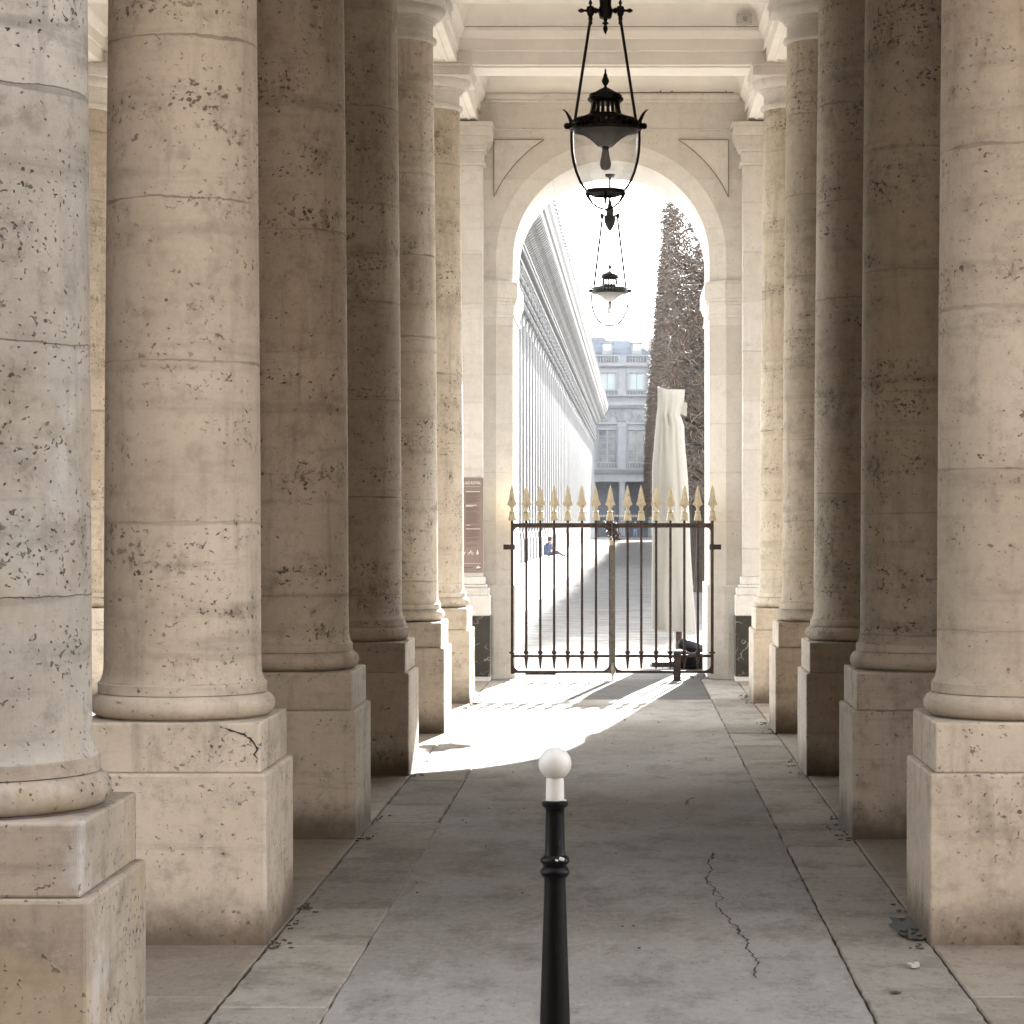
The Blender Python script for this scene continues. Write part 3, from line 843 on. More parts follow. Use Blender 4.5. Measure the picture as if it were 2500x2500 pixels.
# ------------------------------------------------------------------ information board
sg = thing('information_board', 'tall taupe garden rules board with white lettering on the pilaster', 'sign', (-1.555, YW-0.262, 1.03))
M_SIGN = simple_mat('taupe_enamel', (0.235, 0.185, 0.165), 0.5, var=0.03, scale=5)
M_SIGNT = simple_mat('sign_white', (0.72, 0.69, 0.64), 0.5, var=0.02)
M_SIGND = simple_mat('sign_brown_text', (0.10, 0.06, 0.05), 0.5, var=0.02)
m = MB(); m.box(-0.245, 0.245, -0.014, -0.0005, 0.0, 0.90); m.build('panel', M_SIGN, sg, bevel=0.002)
def text(parent, body, size, x, z, y, mat, name='lettering', align='RIGHT', sx=1.0):
    cu = bpy.data.curves.new(name, 'FONT'); cu.body = body; cu.size = size; cu.align_x = align
    cu.extrude = 0.0006; cu.space_character = 1.08
    cu.offset = size*0.012
    cu.materials.append(mat)
    tmp = bpy.data.objects.new('tmp', cu); COL.objects.link(tmp)
    dg = bpy.context.evaluated_depsgraph_get()
    me = bpy.data.meshes.new_from_object(tmp.evaluated_get(dg)); bpy.data.objects.remove(tmp)
    o = bpy.data.objects.new(name, me); COL.objects.link(o)
    o.parent = parent; o.location = (x, y, z); o.rotation_euler = (math.radians(90), 0, 0); o.scale = (sx, 1, 1)
    return o
text(sg, 'PALAIS-ROYAL', 0.040, 0.223, 0.838, -0.0152, M_SIGNT, sx=0.72)
m = MB(); yy = -0.0146
m.box(-0.22, 0.220, yy-0.0004, yy, 0.8145, 0.8165); m.box(-0.22, 0.222, yy-0.0004, yy, 0.0855, 0.0885)
heads = [(0.766, 0.135), (0.764-0.128, 0.10), (0.627, 0.065), (0.448, 0.04), (0.412, 0.135)]
for z, L in heads: m.box(0.215-0.135, 0.215-0.135+L, yy-0.0004, yy, z, z+0.0055)
m.box(-0.05, 0.062, yy-0.0004, yy, 0.398, 0.402)
# prohibited dog, bicycle and bottle pictograms
def disk(mb, x, z, r, n=16, y=yy-0.0006): mb.add([(x+r*math.cos(2*math.pi*k/n), y, z+r*math.sin(2*math.pi*k/n)) for k in range(n)], [tuple(range(n))])
def seg(mb, x0, z0, x1, z1, w, y=yy-0.0006):
    a = Vector((x0, z0)); b = Vector((x1, z1)); t = (b-a).normalized(); nn = Vector((-t.y, t.x))*w
    mb.add([(a.x+nn.x, y, a.y+nn.y), (b.x+nn.x, y, b.y+nn.y), (b.x-nn.x, y, b.y-nn.y), (a.x-nn.x, y, a.y-nn.y)], [(0, 1, 2, 3)])
def ring(mb, x, z, r, w):
    for k in range(16):
        a0 = 2*math.pi*k/16; a1 = 2*math.pi*(k+1)/16
        seg(mb, x+r*math.cos(a0), z+r*math.sin(a0), x+r*math.cos(a1), z+r*math.sin(a1), w)
seg(m, 0.045, 0.188, 0.068, 0.186, 0.004); seg(m, 0.047, 0.186, 0.045, 0.170, 0.002); seg(m, 0.066, 0.186, 0.066, 0.170, 0.002); seg(m, 0.068, 0.186, 0.076, 0.196, 0.003)
ring(m, 0.108, 0.182, 0.011, 0.0015); ring(m, 0.142, 0.182, 0.011, 0.0015)
seg(m, 0.108, 0.182, 0.120, 0.198, 0.002); seg(m, 0.120, 0.198, 0.136, 0.194, 0.002); seg(m, 0.142, 0.182, 0.134, 0.196, 0.002); disk(m, 0.127, 0.208, 0.005); seg(m, 0.126, 0.203, 0.119, 0.190, 0.004)
seg(m, 0.190, 0.172, 0.190, 0.196, 0.009); seg(m, 0.190, 0.196, 0.190, 0.210, 0.004); disk(m, 0.190, 0.212, 0.0045)
disk(m, 0.198, 0.048, 0.019, 20)
m.build('white_print', M_SIGNT, sg)
m = MB()
z = 0.750; r5 = random.Random(5)
blocks = [(0.752, 4), (0.715, 7), (0.618, 5), (0.568, 13), (0.442, 3), (0.402, 8), (0.322, 4), (0.262, 3)]
for zb, n in blocks:
    for k in range(n):
        L = r5.uniform(0.10, 0.135) if k < n-1 else r5.uniform(0.03, 0.09)
        m.box(0.080, 0.080+L, yy-0.0004, yy, zb-k*0.0088, zb-k*0.0088+0.0030)
for k in range(52): m.box(-0.20, 0.030+r5.uniform(0, 0.036), yy-0.0004, yy, 0.752-k*0.0098, 0.752-k*0.0098+0.003)
m.box(0.062, 0.145, yy-0.0004, yy, 0.044, 0.050); m.build('dark_print', M_SIGND, sg)
m = MB(); seg(m, 0.181, 0.033, 0.216, 0.037, 0.005, yy-0.0012); m.build('blue_emblem_bar', simple_mat('emblem_blue', (0.02, 0.03, 0.14), 0.5), sg)
m = MB(); seg(m, 0.184, 0.062, 0.192, 0.062, 0.005, yy-0.0012); seg(m, 0.204, 0.062, 0.213, 0.062, 0.005, yy-0.0012); m.build('dark_emblem_mark', M_SIGND, sg)

# ------------------------------------------------------------------ gate
GYd = 23.47
def gz(x, y, d=GYd): return P(1150+x*0.36232, 1050+y*0.36232, d)
def gate_leaf(name_lab, posts, bars, stile_x, mirror):
    x_hinge = gz(posts, 0).x
    t = thing('gate_leaf', name_lab, 'gate', (x_hinge, GYd, 0), 0, 'leaves of the iron gate')
    def lx(px): return gz(px, 0).x - x_hinge
    ztop = gz(0, 642).z; zr = gz(0, 1522).z; zb = gz(0, 1628).z
    f = MB()
    f.box(-0.014, 0.014, -0.016, 0.016, zb-0.02, gz(0, 605).z)
    f.build('hanging_post', M_GATE, t, bevel=0.002)
    f = MB(); sx = lx(stile_x)
    f.box(sx-0.012, sx+0.012, -0.014, 0.014, zb-0.02, gz(0, 612).z)
    f.build('meeting_stile', M_GATE, t, bevel=0.002)
    a_, b_ = sorted((0.0, sx)); a_ += 0.0145; b_ -= 0.0125
    f = MB(); f.box(a_, b_, -0.022, 0.022, ztop-0.022, ztop+0.022)
    for e, s in ((a_, 1), (b_, -1)):     # curved gussets
        pl = [(e, ztop-0.0225)]
        for k in range(7):
            th = math.pi/2*k/6
            pl.append((e+s*(0.045-0.045*math.sin(th)), ztop-0.0225-0.045*(1-math.cos(th))))
        f.prism(pl, -0.008, 0.008, 'Y')
    f.build('top_rail', M_GATE, t, bevel=0.002)
    f = MB(); f.box(a_, b_, -0.011, 0.011, zr-0.013, zr+0.013); f.build('middle_rail', M_GATE, t, bevel=0.002)
    f = MB(); f.box(a_, b_, -0.014, 0.014, zb-0.014, zb+0.012)
    for e, s in ((a_, 1), (b_, -1)):
        pl = [(e, zb+0.0125)]
        for k in range(7):
            th = math.pi/2*k/6
            pl.append((e+s*(0.06-0.06*math.sin(th)), zb+0.0125+0.06*(1-math.cos(th))))
        f.prism(pl, -0.009, 0.009, 'Y')
    f.build('bottom_rail', M_GATE, t, bevel=0.002)
    # bars
    for bx in bars:
        x = lx(bx); b = MB()
        b.lathe([(0.0125, 0), (0.0125, ztop-0.0225-zr-0.013)], 12, (x, 0, zr+0.013))
        b.lathe([(0.011, 0), (0.020, 0.006), (0.025, 0.016), (0.025, 0.024), (0.020, 0.034), (0.0105, 0.042)], 14, (x, 0, zr+0.014))
        b.lathe([(0.020, 0), (0.0165, -0.02), (0.007, -0.108)], 10, (x, 0, zr-0.0135))
        b.lathe([(0.0125, 0), (0.0125, 0.035)], 10, (x, 0, ztop+0.0225))
        b.build('bar', M_GATE, t, smooth=40)
    return t, lx, ztop, zr, zb
def spear(parent, x, zb, dz=0.0, lean=0.0):
    s = MB()
    k = 0.00143
    tassel = [(25,0),(27,4),(24,20),(19,45),(15,52),(20,55),(20,60),(15,64)]
    s.lathe([(r*k, z*k) for r, z in tassel], 10, (0, 0, 0))
    neck = [(13, 64), (10, 72), (11, 84), (17, 96)]
    s.lathe([(r*k, z*k) for r, z in neck], 8, (0, 0, 0))
    # flat four-sided spear head with flared wings
    lv = [(16, 12, 95), (26, 13, 102), (36, 9, 108), (30, 12, 118), (23, 14, 136), (18, 12, 165), (12, 9, 200), (3, 3, 232), (0.6, 0.6, 240)]
    V = []
    for hw, hy, z in lv:
        V += [(hw*k, 0, z*k), (0, hy*k, z*k), (-hw*k, 0, z*k), (0, -hy*k, z*k)]
    Fc = []
    for i in range(len(lv)-1):
        for q in range(4):
            q2 = (q+1) % 4; Fc.append((i*4+q, i*4+q2, i*4+4+q2, i*4+4+q))
    Fc += [(3, 2, 1, 0), tuple((len(lv)-1)*4+q for q in range(4))]
    s.add(V, Fc)
    o = s.build('spear_head', M_GILT, parent, smooth=30)
    o.location = (x, 0, zb); o.rotation_euler = (0, lean, 0)
    return o
ztip = gz(0, 380).z; z_sp = gz(0, 610).z
Lbars = [372, 467, 560, 652, 748, 842]; Rbars = [1055, 1147, 1247, 1343, 1437, 1528]
LG, lx1, ztop, zr, zb = gate_leaf('iron gate leaf nearer the information board, with gilded spear heads', 278, Lbars, 938, 1)
RG, lx2, _, _, _ = gate_leaf('iron gate leaf in front of the wrapped parasol, with gilded spear heads', 1625, Rbars, 962, -1)
r6 = random.Random(3)
for bx in [278]+Lbars+[936]: spear(LG, lx1(bx), z_sp, lean=r6.uniform(-0.02, 0.02))
for bx in Rbars+[1625]: spear(RG, lx2(bx), z_sp, lean=r6.uniform(-0.02, 0.02))
for T, lxf, sgn in ((LG, lx1, -1), (RG, lx2, 1)):
    h = MB(); z = gz(0, 788).z
    h.box(min(sgn*0.028, sgn*0.085), max(sgn*0.028, sgn*0.085), -0.02, 0.05, z-0.024, z+0.024)
    h.lathe([(0.024, -0.026), (0.028, -0.018), (0.028, 0.018), (0.024, 0.026)], 14, (0, 0, z))
    h.build('hinge_collar', M_GATE, T, smooth=35)
    h = MB(); z = gz(0, 1500).z
    h.lathe([(0.02, -0.01), (0.028, -0.006), (0.028, 0.006), (0.02, 0.01)], 14, (0, 0, z)); h.box(-0.03, 0.03, -0.006, 0.03, z-0.005, z+0.005)
    h.build('lower_collar', M_GATE, T, smooth=35)
# cover strip, drop bolt
m = MB(); x = lx1(950); m.box(x-0.021, x+0.031, -0.034, -0.0145, zb+0.01, gz(0, 770).z)
m.build('cover_strip', simple_mat('worn_grey_iron', (0.10, 0.085, 0.07), 0.7, var=0.25, scale=40, bump=0.4), LG, bevel=0.002)
m = MB(); m.lathe([(0.013, 0), (0.013, 0.05), (0.016, 0.055), (0.016, 0.075), (0.012, 0.08), (0.012, 0.12)], 12, (x+0.006, -0.050, 0.045))
m.lathe([(0.007, 0), (0.007, 0.06)], 8, (x+0.006, -0.050, 0.001)); m.build('drop_bolt', simple_mat('pale_zinc', (0.28, 0.24, 0.18), 0.6, var=0.2), LG, smooth=40)
# chain wrapped round the stiles
xc = gz(950, 0).x
ch = MB()
def link(mb, c, R, a=0.015, b=0.009, r=0.0036):
    pts = []
    for k in range(13):
        th = 2*math.pi*k/12
        pts.append(c + R @ Vector((a*math.cos(th), b*math.sin(th), 0)))
    mb.tube(pts, r, 6)
rc = random.Random(11)
n = 64
for k in range(n):
    u = k/n; th = u*2*math.pi*4.3
    z = gz(0, 600).z - u*0.205
    rx = 0.052*(0.75+0.35*math.sin(u*3.1))
    off = -0.035+0.075*u
    c = Vector((xc+off+rx*math.cos(th), GYd-0.006+0.048*math.sin(th), z+rc.uniform(-0.006, 0.006)))
    R = Matrix.Rotation(th+math.pi/2+rc.uniform(-.4, .4), 3, 'Z') @ Matrix.Rotation(math.radians(30), 3, 'Y') @ Matrix.Rotation((k % 2)*math.pi/2+rc.uniform(-.3, .3), 3, 'X')
    link(ch, c, R)
for k in range(16):
    c = gz(975+rc.uniform(-14, 18), 690+k*3.2, GYd-0.045+rc.uniform(-0.01, 0.01))
    R = Matrix.Rotation(rc.uniform(0, 6), 3, 'Y') @ Matrix.Rotation((k % 2)*math.pi/2, 3, 'X')
    link(ch, c, R)
ch = ch.build('chain', simple_mat('dark_chain_steel', (0.06, 0.045, 0.035), 0.4, 0.6, 0.2, 30), smooth=60)
tag(ch, 'dark steel chain wound round the middle of the gate', 'chain')
pl = thing('padlock', 'small brass padlock hanging from the chain on the gate', 'padlock', gz(945, 776, GYd-0.055))
m = MB(); m.box(-0.021, 0.021, -0.009, 0.009, 0, 0.046); m.build('lock_body', simple_mat('worn_brass', (0.42, 0.32, 0.20), 0.45, 0.3, 0.15, 40), pl, bevel=0.004)
m = MB(); pts = [Vector((-0.014, 0, 0.045))]+[Vector((0.014*math.cos(math.pi-math.pi*k/8), 0, 0.062+0.016*math.sin(math.pi*k/8))) for k in range(9)]+[Vector((0.014, 0, 0.045))]
m.tube(pts, 0.0032, 8); m.build('shackle', simple_mat('shackle_steel', (0.5, 0.45, 0.38), 0.35, 0.7, 0.1), pl, smooth=50)

# gate lock box, cables, grate
gb = thing('floor_lock_post', 'short dark iron box post with pale lid at the foot of the gate', 'lock box', Vector((P(1653, 0, 23.42).x, 23.42, 0)))
m = MB(); m.box(-0.032, 0.032, -0.03, 0.03, 0.012, 0.258); m.box(-0.036, -0.028, -0.034, -0.0301, 0.012, 0.262); m.box(0.028, 0.036, -0.034, -0.0301, 0.012, 0.262); m.build('post', M_GATE, gb, bevel=0.002)
m = MB(); m.box(-0.040, 0.040, -0.040, 0.036, 0.272, 0.292); m.build('lid', simple_mat('dusty_lid', (0.30, 0.27, 0.24), 0.6), gb, bevel=0.004)
m = MB(); m.box(-0.034, 0.034, -0.032, 0.032, 0.2585, 0.2718); m.build('collar', M_IRON, gb)
m = MB(); m.box(-0.044, 0.044, -0.042, 0.04, 0.0, 0.0118); m.build('foot_plate', M_GATE, gb)
cbl = MB()
pts = [P(1634+(-9)*0, 1575, 23.8), P(1629, 1592, 23.78), P(1621, 1610, 23.76), P(1617.5, 1625, 23.75), P(1619, 1640, 23.74), P(1621, 1650, 23.7)]
cbl.tube(pts, 0.0035, 6)
o = cbl.build('power_cable', M_CABLE); tag(o, 'thin dark cable looping down behind the gate bars', 'cable')
gm = MB(); rg = random.Random(8)
for k in range(26):
    a_ = P(rg.uniform(1664, 1712), rg.uniform(1646, 1657), 23.9); a_.z = rg.uniform(0.004, 0.02); a_.y = rg.uniform(23.62, 24.0)
    b_ = a_ + Vector((rg.uniform(-0.10, 0.10), rg.uniform(-0.10, 0.10), rg.uniform(-0.004, 0.012)))
    b_.z = max(0.004, b_.z); c_ = (a_+b_)/2 + Vector((0, 0, rg.uniform(0, 0.018)))
    gm.tube([a_, c_, b_], 0.0028, 5)
o = gm.build('wire_tangle', M_IRON); tag(o, 'low tangle of dark wire on the ground beside the lock box', 'wire')
gt = MB()
for k in range(8): gt.box(-0.94, -0.66, 24.30+k*0.045, 24.32+k*0.045, 0.001, 0.018)
gt.box(-0.95, -0.94, 24.29, 24.65, 0.001, 0.019); gt.box(-0.66, -0.65, 24.29, 24.65, 0.001, 0.019)
for k in range(30):
    M = Matrix.Translation((rg.uniform(-0.95, -0.55), rg.uniform(24.2, 24.75), 0.02)) @ Matrix.Rotation(rg.uniform(0, 6), 4, 'Z')
    gt.obox(M, rg.uniform(0.01, 0.03), 0.006, 0.004)
o = gt.build('drain_grate', M_IRON); tag(o, 'dark drain grate with dead leaves behind the gate on the board side', 'drain grate')

# ------------------------------------------------------------------ lanterns
def revolve_glass(mb, prof, seg=48): 
    mb.lathe(prof, seg); return mb
def lantern(name, label, cx, d, ring_py, scale, rod_top_py, full_glass, top_z):
    k = scale
    t = thing('lantern', label, 'lantern', P(cx, ring_py, d), 0, 'hanging lanterns')
    # local z in photo px of the first lantern, 0 at the ring's lower edge (py 319)
    def Z(py): return (319-py)*k
    T = M_BRONZE
    m = MB()    # finial
    m.lathe([(0.2*k, Z(168)), (2.2*k, Z(170)), (2.2*k, Z(178)), (3.2*k, Z(180)), (4.5*k, Z(182)), (5.0*k, Z(187)), (8.6*k, Z(195)), (9.2*k, Z(199)), (6.5*k, Z(205)), (3.2*k, Z(209)), (3.4*k, Z(212)), (6*k, Z(214))], 20)
    m.build('finial', T, t, smooth=40)
    m = MB()    # cap
    m.lathe([(5*k, Z(213.5)), (14*k, Z(218)), (24*k, Z(224)), (27*k, Z(226)), (36*k, Z(229)), (40*k, Z(233)), (40*k, Z(237)), (44*k, Z(240)), (44*k, Z(245)), (38*k, Z(250)), (35*k, Z(253))], 40)
    m.build('cap', T, t, smooth=40)
    # slotted chimney: separate ribs so light shows through
    m = MB(); nr = 18
    def rr(py):   # chimney radius
        u = (py-252)/(283-252)
        return (35 + 1.0*math.sin(u*3)+ 7*u**3)*k
    for q in range(nr):
        a0 = 2*math.pi*q/nr
        hw = math.pi/nr*0.60
        V = []
        pys = [252, 258, 264, 270, 276, 281]
        for py in pys:
            for aa, dr in ((a0-hw, 0), (a0+hw, 0), (a0+hw, -2.5*k), (a0-hw, -2.5*k)):
                r = rr(py)+dr; V.append((r*math.cos(aa), r*math.sin(aa), Z(py)))
        Fc = []
        for i in range(len(pys)-1):
            for s_ in range(4):
                s2 = (s_+1) % 4; Fc.append((i*4+s_, i*4+s2, i*4+4+s2, i*4+4+s_))
        Fc += [(3, 2, 1, 0), tuple((len(pys)-1)*4+s_ for s_ in range(4))]
        m.add(V, Fc)
    m.build('slotted_chimney', T, t, smooth=30)
    m = MB()    # skirt
    m.lathe([(41*k, Z(279)), (44*k, Z(280)), (55*k, Z(285)), (66*k, Z(288.5)), (76*k, Z(291)), (80*k, Z(294)), (81*k, Z(297)), (77*k, Z(297)), (60*k, Z(292)), (41*k, Z(284))], 56)
    m.build('skirt', T, t, smooth=40)
    m = MB(); nh = 34     # pierced gallery ring
    for q in range(nh):
        a0 = 2*math.pi*q/nh; hw = math.pi/nh*0.42
        V = []
        for py, r in ((296, 80.5), (305, 82), (314, 84)):
            for aa, dr in ((a0-hw, 0), (a0+hw, 0), (a0+hw, -2), (a0-hw, -2)):
                V.append(((r+dr)*k*math.cos(aa), (r+dr)*k*math.sin(aa), Z(py)))
        Fc = []
        for i in range(2):
            for s_ in range(4):
                s2 = (s_+1) % 4; Fc.append((i*4+s_, i*4+s2, i*4+4+s2, i*4+4+s_))
        m.add(V, Fc)
    m.lathe([(81*k, Z(304)), (84*k, Z(304)), (84.5*k, Z(307)), (82*k, Z(307))], 56)
    m.build('pierced_ring', T, t, smooth=30)
    m = MB(); m.lathe([(79*k, Z(313)), (85*k, Z(313)), (87*k, Z(315)), (87*k, Z(319)), (84*k, Z(321)), (79*k, Z(320))], 56); m.build('lower_ring', T, t, smooth=40)
    for s_ in (-1, 1):
        m = MB()
        m.lathe([(0.5*k, 102), (5*k, 100), (7.5*k, 95), (6*k, 90), (9.5*k, 86), (9.5*k, 80)] if False else [(9*k, s_*82*k), (10*k, s_*87*k), (7*k, s_*91*k), (8.5*k, s_*95*k), (5.5*k, s_*100*k), (0.5*k, s_*102*k)], 14, (0, 0, Z(308)), axis='X')
        m.build('side_boss', T, t, smooth=45)
        m = MB()
        pts = [(s_*83*k, 0, Z(300)), (s_*86*k, 0, Z(291)), (s_*90*k, 0, Z(283)), (s_*94*k, 0, Z(276)), (s_*99*k, 0, Z(270.5)), (s_*105*k, 0, Z(267))]
        m.tube(pts, lambda u: (4.6*(1-u)**0.8+0.7)*k, 8); m.build('horn', T, t, smooth=45)
        m = MB()       # rod
        x1 = s_*36.5*k
        m.tube([(s_*75*k, 0, Z(298)), (x1, 0, (ring_py-rod_top_py)*(d/F) - 20*k)], (3.6 if not full_glass else 5.5)*k, 10)
        zt = (ring_py-rod_top_py)*(d/F)
        dirv = (Vector((x1, 0, zt))-Vector((s_*75*k, 0, Z(298)))).normalized()
        m.build('rod', T, t, smooth=45)
        m = MB(); base = Vector((x1, 0, zt))
        m.lathe([(3.8*k, -34*k), (5*k, -31*k), (4*k, -24*k), (6*k, -20*k), (4.5*k, -16*k), (8*k, -9*k), (9.5*k, 0), (9.5*k, 7*k), (8*k, 10*k), (3*k, 11*k), (2.5*k, 14*k), (4.8*k, 18*k), (2.5*k, 24*k), (0.4*k, 29*k)], 16, base)
        m.build('rod_hub', T, t, smooth=40)
        m = MB(); m.lathe([(4*k, s_*(8)*k), (3*k, s_*13*k), (3*k, s_*16*k), (6*k, s_*22*k), (4*k, s_*27*k), (0.4*k, s_*31*k)], 12, base, axis='X')
        m.lathe([(6*k, -s_*9*k), (8*k, -s_*12*k), (5*k, -s_*17*k), (5*k, -s_*24*k)], 12, base, axis='X')
        m.build('arm_finial', T, t, smooth=40)
    # canopy mount
    m = MB(); zt = (ring_py-rod_top_py)*(d/F)
    if not full_glass:
        prof = [(0.3*k, -58*k), (3*k, -53*k), (5.8*k, -46*k), (5.8*k, -42*k), (3.2*k, -36*k), (4*k, -34*k), (9*k, -31*k), (4*k, -27*k), (5*k, -22*k), (7*k, -20*k), (14*k, -19*k), (15*k, -16*k), (18*k, -4*k), (17.5*k, 2*k), (14*k, 12*k), (14.5*k, 22*k), (16*k, 30*k), (10*k, 40*k), (5*k, 50*k)]
    else:
        prof = [(r_*1.95*k, z_*1.95*k) for r_, z_ in [(0.3, -37), (7, -30), (12, -20), (14.5, -9), (13, -2), (9, 2), (9, 10), (12, 14), (7, 20), (5, 30), (4, 36)]]
    m.lathe(prof, 24, (0, 0, zt))
    m.lathe([(6*k, zt+35*k), (6*k, top_z-t.location.z-0.03), (20*k, top_z-t.location.z-0.028), (24*k, top_z-t.location.z-0.002)], 20)
    m.build('hanger', T, t, smooth=40)
    # glass
    m = MB()
    if not full_glass:
        prof = [(81*k, Z(320)), (81.5*k, Z(340)), (80*k, Z(370)), (76*k, Z(395)), (69*k, Z(420)), (60*k, Z(442)), (52*k, Z(456)), (44*k, Z(465))]
    else:
        prof = [(83*k, Z(320)), (83.5*k, Z(345)), (82*k, Z(370)), (77*k, Z(395)), (68*k, Z(420)), (56*k, Z(441)), (40*k, Z(458)), (28*k, Z(466)), (12*k, Z(472))]
    V = []; seg = 64
    for r, z in prof:
        for q in range(seg): V.append((r*math.cos(2*math.pi*q/seg), r*math.sin(2*math.pi*q/seg), z))
    Fc = []
    for i in range(len(prof)-1):
        for q in range(seg):
            q2 = (q+1) % seg; Fc.append((i*seg+q, i*seg+q2, (i+1)*seg+q2, (i+1)*seg+q))
    m.add(V, Fc); m.build('glass_globe', M_GLASS, t, smooth=60)
    # beaded ribs following the glass at both sides
    for s_ in (-1, 1):
        m = MB(); pr = [Vector((s_*(r+1.8*k), 0, z)) for r, z in prof]
        m.tube(pr, (3.2 if not full_glass else 5.0)*k, 8)
        if not full_glass:
            for i in range(len(pr)-1):
                L = (pr[i+1]-pr[i]).length; nb = int(L/(3.4*k))
                for j in range(nb):
                    c = pr[i]+(pr[i+1]-pr[i])*j/nb
                    m.lathe([(0.6*k, -1.5*k), (1.9*k, 0), (0.6*k, 1.5*k)], 6, (c.x+s_*1.5*k, c.y, c.z))
        m.build('beaded_rib', T, t, smooth=45)
    if not full_glass:
        m = MB(); m.lathe([(46*k, Z(463)), (49*k, Z(464)), (49*k, Z(474)), (44*k, Z(474)), (36*k, Z(478)), (30*k, Z(480)), (30*k, Z(477)), (42*k, Z(470)), (43*k, Z(464))], 40)
        m.build('bottom_ring', T, t, smooth=40)
        for q in range(4):
            a0 = math.pi/2*q
            m = MB(); ca, sa = math.cos(a0), math.sin(a0)
            m.tube([(46*k*ca, 46*k*sa, Z(470)), (42*k*ca, 42*k*sa, Z(480)), (36*k*ca, 36*k*sa, Z(489)), (31*k*ca, 31*k*sa, Z(495))], lambda u: (4.5*(1-u)+1.2)*k, 8)
            m.build('claw', T, t, smooth=45)
        m = MB(); m.tube([(x*k, 0, Z(py)) for x, py in ((-44, 474), (-40, 485), (-32, 496), (-20, 505), (-8, 509.5), (0, 510.5), (8, 509.5), (20, 505), (32, 496), (40, 485), (44, 474))], 3.0*k, 8)
        m.build('bottom_hoop', T, t, smooth=50)
    else:
        m = MB(); m.lathe([(0.4*k, Z(479)), (8*k, Z(476)), (22*k, Z(472)), (29*k, Z(467)), (24*k, Z(465)), (0.4*k, Z(463))], 24); m.build('bottom_plate', simple_mat('pinkish_metal', (0.28, 0.23, 0.21), 0.6), t, smooth=40)
    # reflector cone and bulb
    m = MB(); prof = [(76*k, Z(321)), (58*k, Z(327)), (40*k, Z(338)), (26*k, Z(350)), (17*k, Z(358)), (16*k, Z(359))]
    V = []; seg = 40
    for r, z in prof:
        for q in range(seg): V.append((r*math.cos(2*math.pi*q/seg), r*math.sin(2*math.pi*q/seg), z))
    Fc = []
    for i in range(len(prof)-1):
        for q in range(seg):
            q2 = (q+1) % seg; Fc.append((i*seg+q, i*seg+q2, (i+1)*seg+q2, (i+1)*seg+q))
    m.add(V, Fc); m.build('reflector', M_MILK, t, smooth=60)
    m = MB(); m.lathe([(8.5*k, Z(357)), (8.5*k, Z(366)), (6*k, Z(367))], 20); m.build('lamp_holder', M_IRON, t, smooth=40)
    m = MB(); m.lathe([(7*k, Z(366)), (9*k, Z(372)), (10*k, Z(382)), (13.5*k, Z(395)), (14*k, Z(402)), (12*k, Z(410)), (7*k, Z(415)), (0.5*k, Z(416))], 24); m.build('bulb', M_BULB, t, smooth=60)
    return t
D1, D2 = 12.0, 24.3
lantern('lantern', 'large dark lantern with clear glass bowl hanging nearest, its rods up to the ceiling beam', 1478, D1, 319, D1/F, 26, False, 5.31)
lantern('lantern', 'smaller distant lantern hanging in the arch above the gate against the sky', 1489, D2, 716, D2/F*0.525, 527, True, 4.95)

# ------------------------------------------------------------------ bollard
DB = 5.0
bk = 0.3724*DB/F
bc = P(1270+228*0.3724, 1780+225*0.3724, DB)
bo = thing('bollard', 'black post with white ball top in the middle of the walkway', 'bollard', (bc.x, DB, 0))
def bz(y): return P(0, 1780+y*0.3724, DB).z
m = MB()
R_ = 108*bk; prof = []
for k in range(25):
    a_ = math.pi/2 - math.pi*k/24
    if R_*math.cos(a_) < 52*bk and a_ < 0: break
    prof.append((max(0.0004, R_*math.cos(a_)), bz(225)+R_*math.sin(a_)))
prof += [(57*bk, bz(330)), (59*bk, bz(345)), (60*bk, bz(470))]
m.lathe(prof, 48); m.build('ball_top', M_BALL, bo, smooth=45)
m = MB()
prof = [(60*bk, 466), (80*bk, 467), (87*bk, 474), (88*bk, 490), (84*bk, 504), (70*bk, 514), (62*bk, 530), (62*bk, 560), (64*bk, 700), (66*bk, 800), (70*bk, 824), (90*bk, 840), (98*bk, 858), (94*bk, 872), (78*bk, 888), (76*bk, 900), (90*bk, 916), (98*bk, 932), (96*bk, 946), (84*bk, 962), (71*bk, 975), (70*bk, 1000), (74*bk, 1150), (84*bk, 1450), (97*bk, 1850), (103*bk, 2060), (104*bk, 2250)]
pr = [(r, bz(y)) for r, y in prof]
zlow = pr[-1][1]
pr += [(112*bk, zlow-0.01), (130*bk, zlow-0.03), (130*bk, zlow-0.06), (118*bk, zlow-0.08), (120*bk, 0.16), (150*bk, 0.11), (175*bk, 0.06), (180*bk, 0.0)]
pr = [p for i, p in enumerate(pr) if p[1] >= 0]
m.lathe(pr, 48); m.build('post', M_POST, bo, smooth=40)
m = MB(); 
for x_, y_, s_ in ((272, 852, 1.5), (240, 860, 0.9)):
    c = P(1270+x_*0.3724, 1780+y_*0.3724, DB-0.0262)
    m.obox(Matrix.Translation(c-Vector((bc.x, DB, 0)))@Matrix.Rotation(0.3, 4, 'Y'), 0.0035*s_, 0.004, 0.002*s_)
o = m.build('paint_chip', M_WHITE, bo, bevel=0.0012)

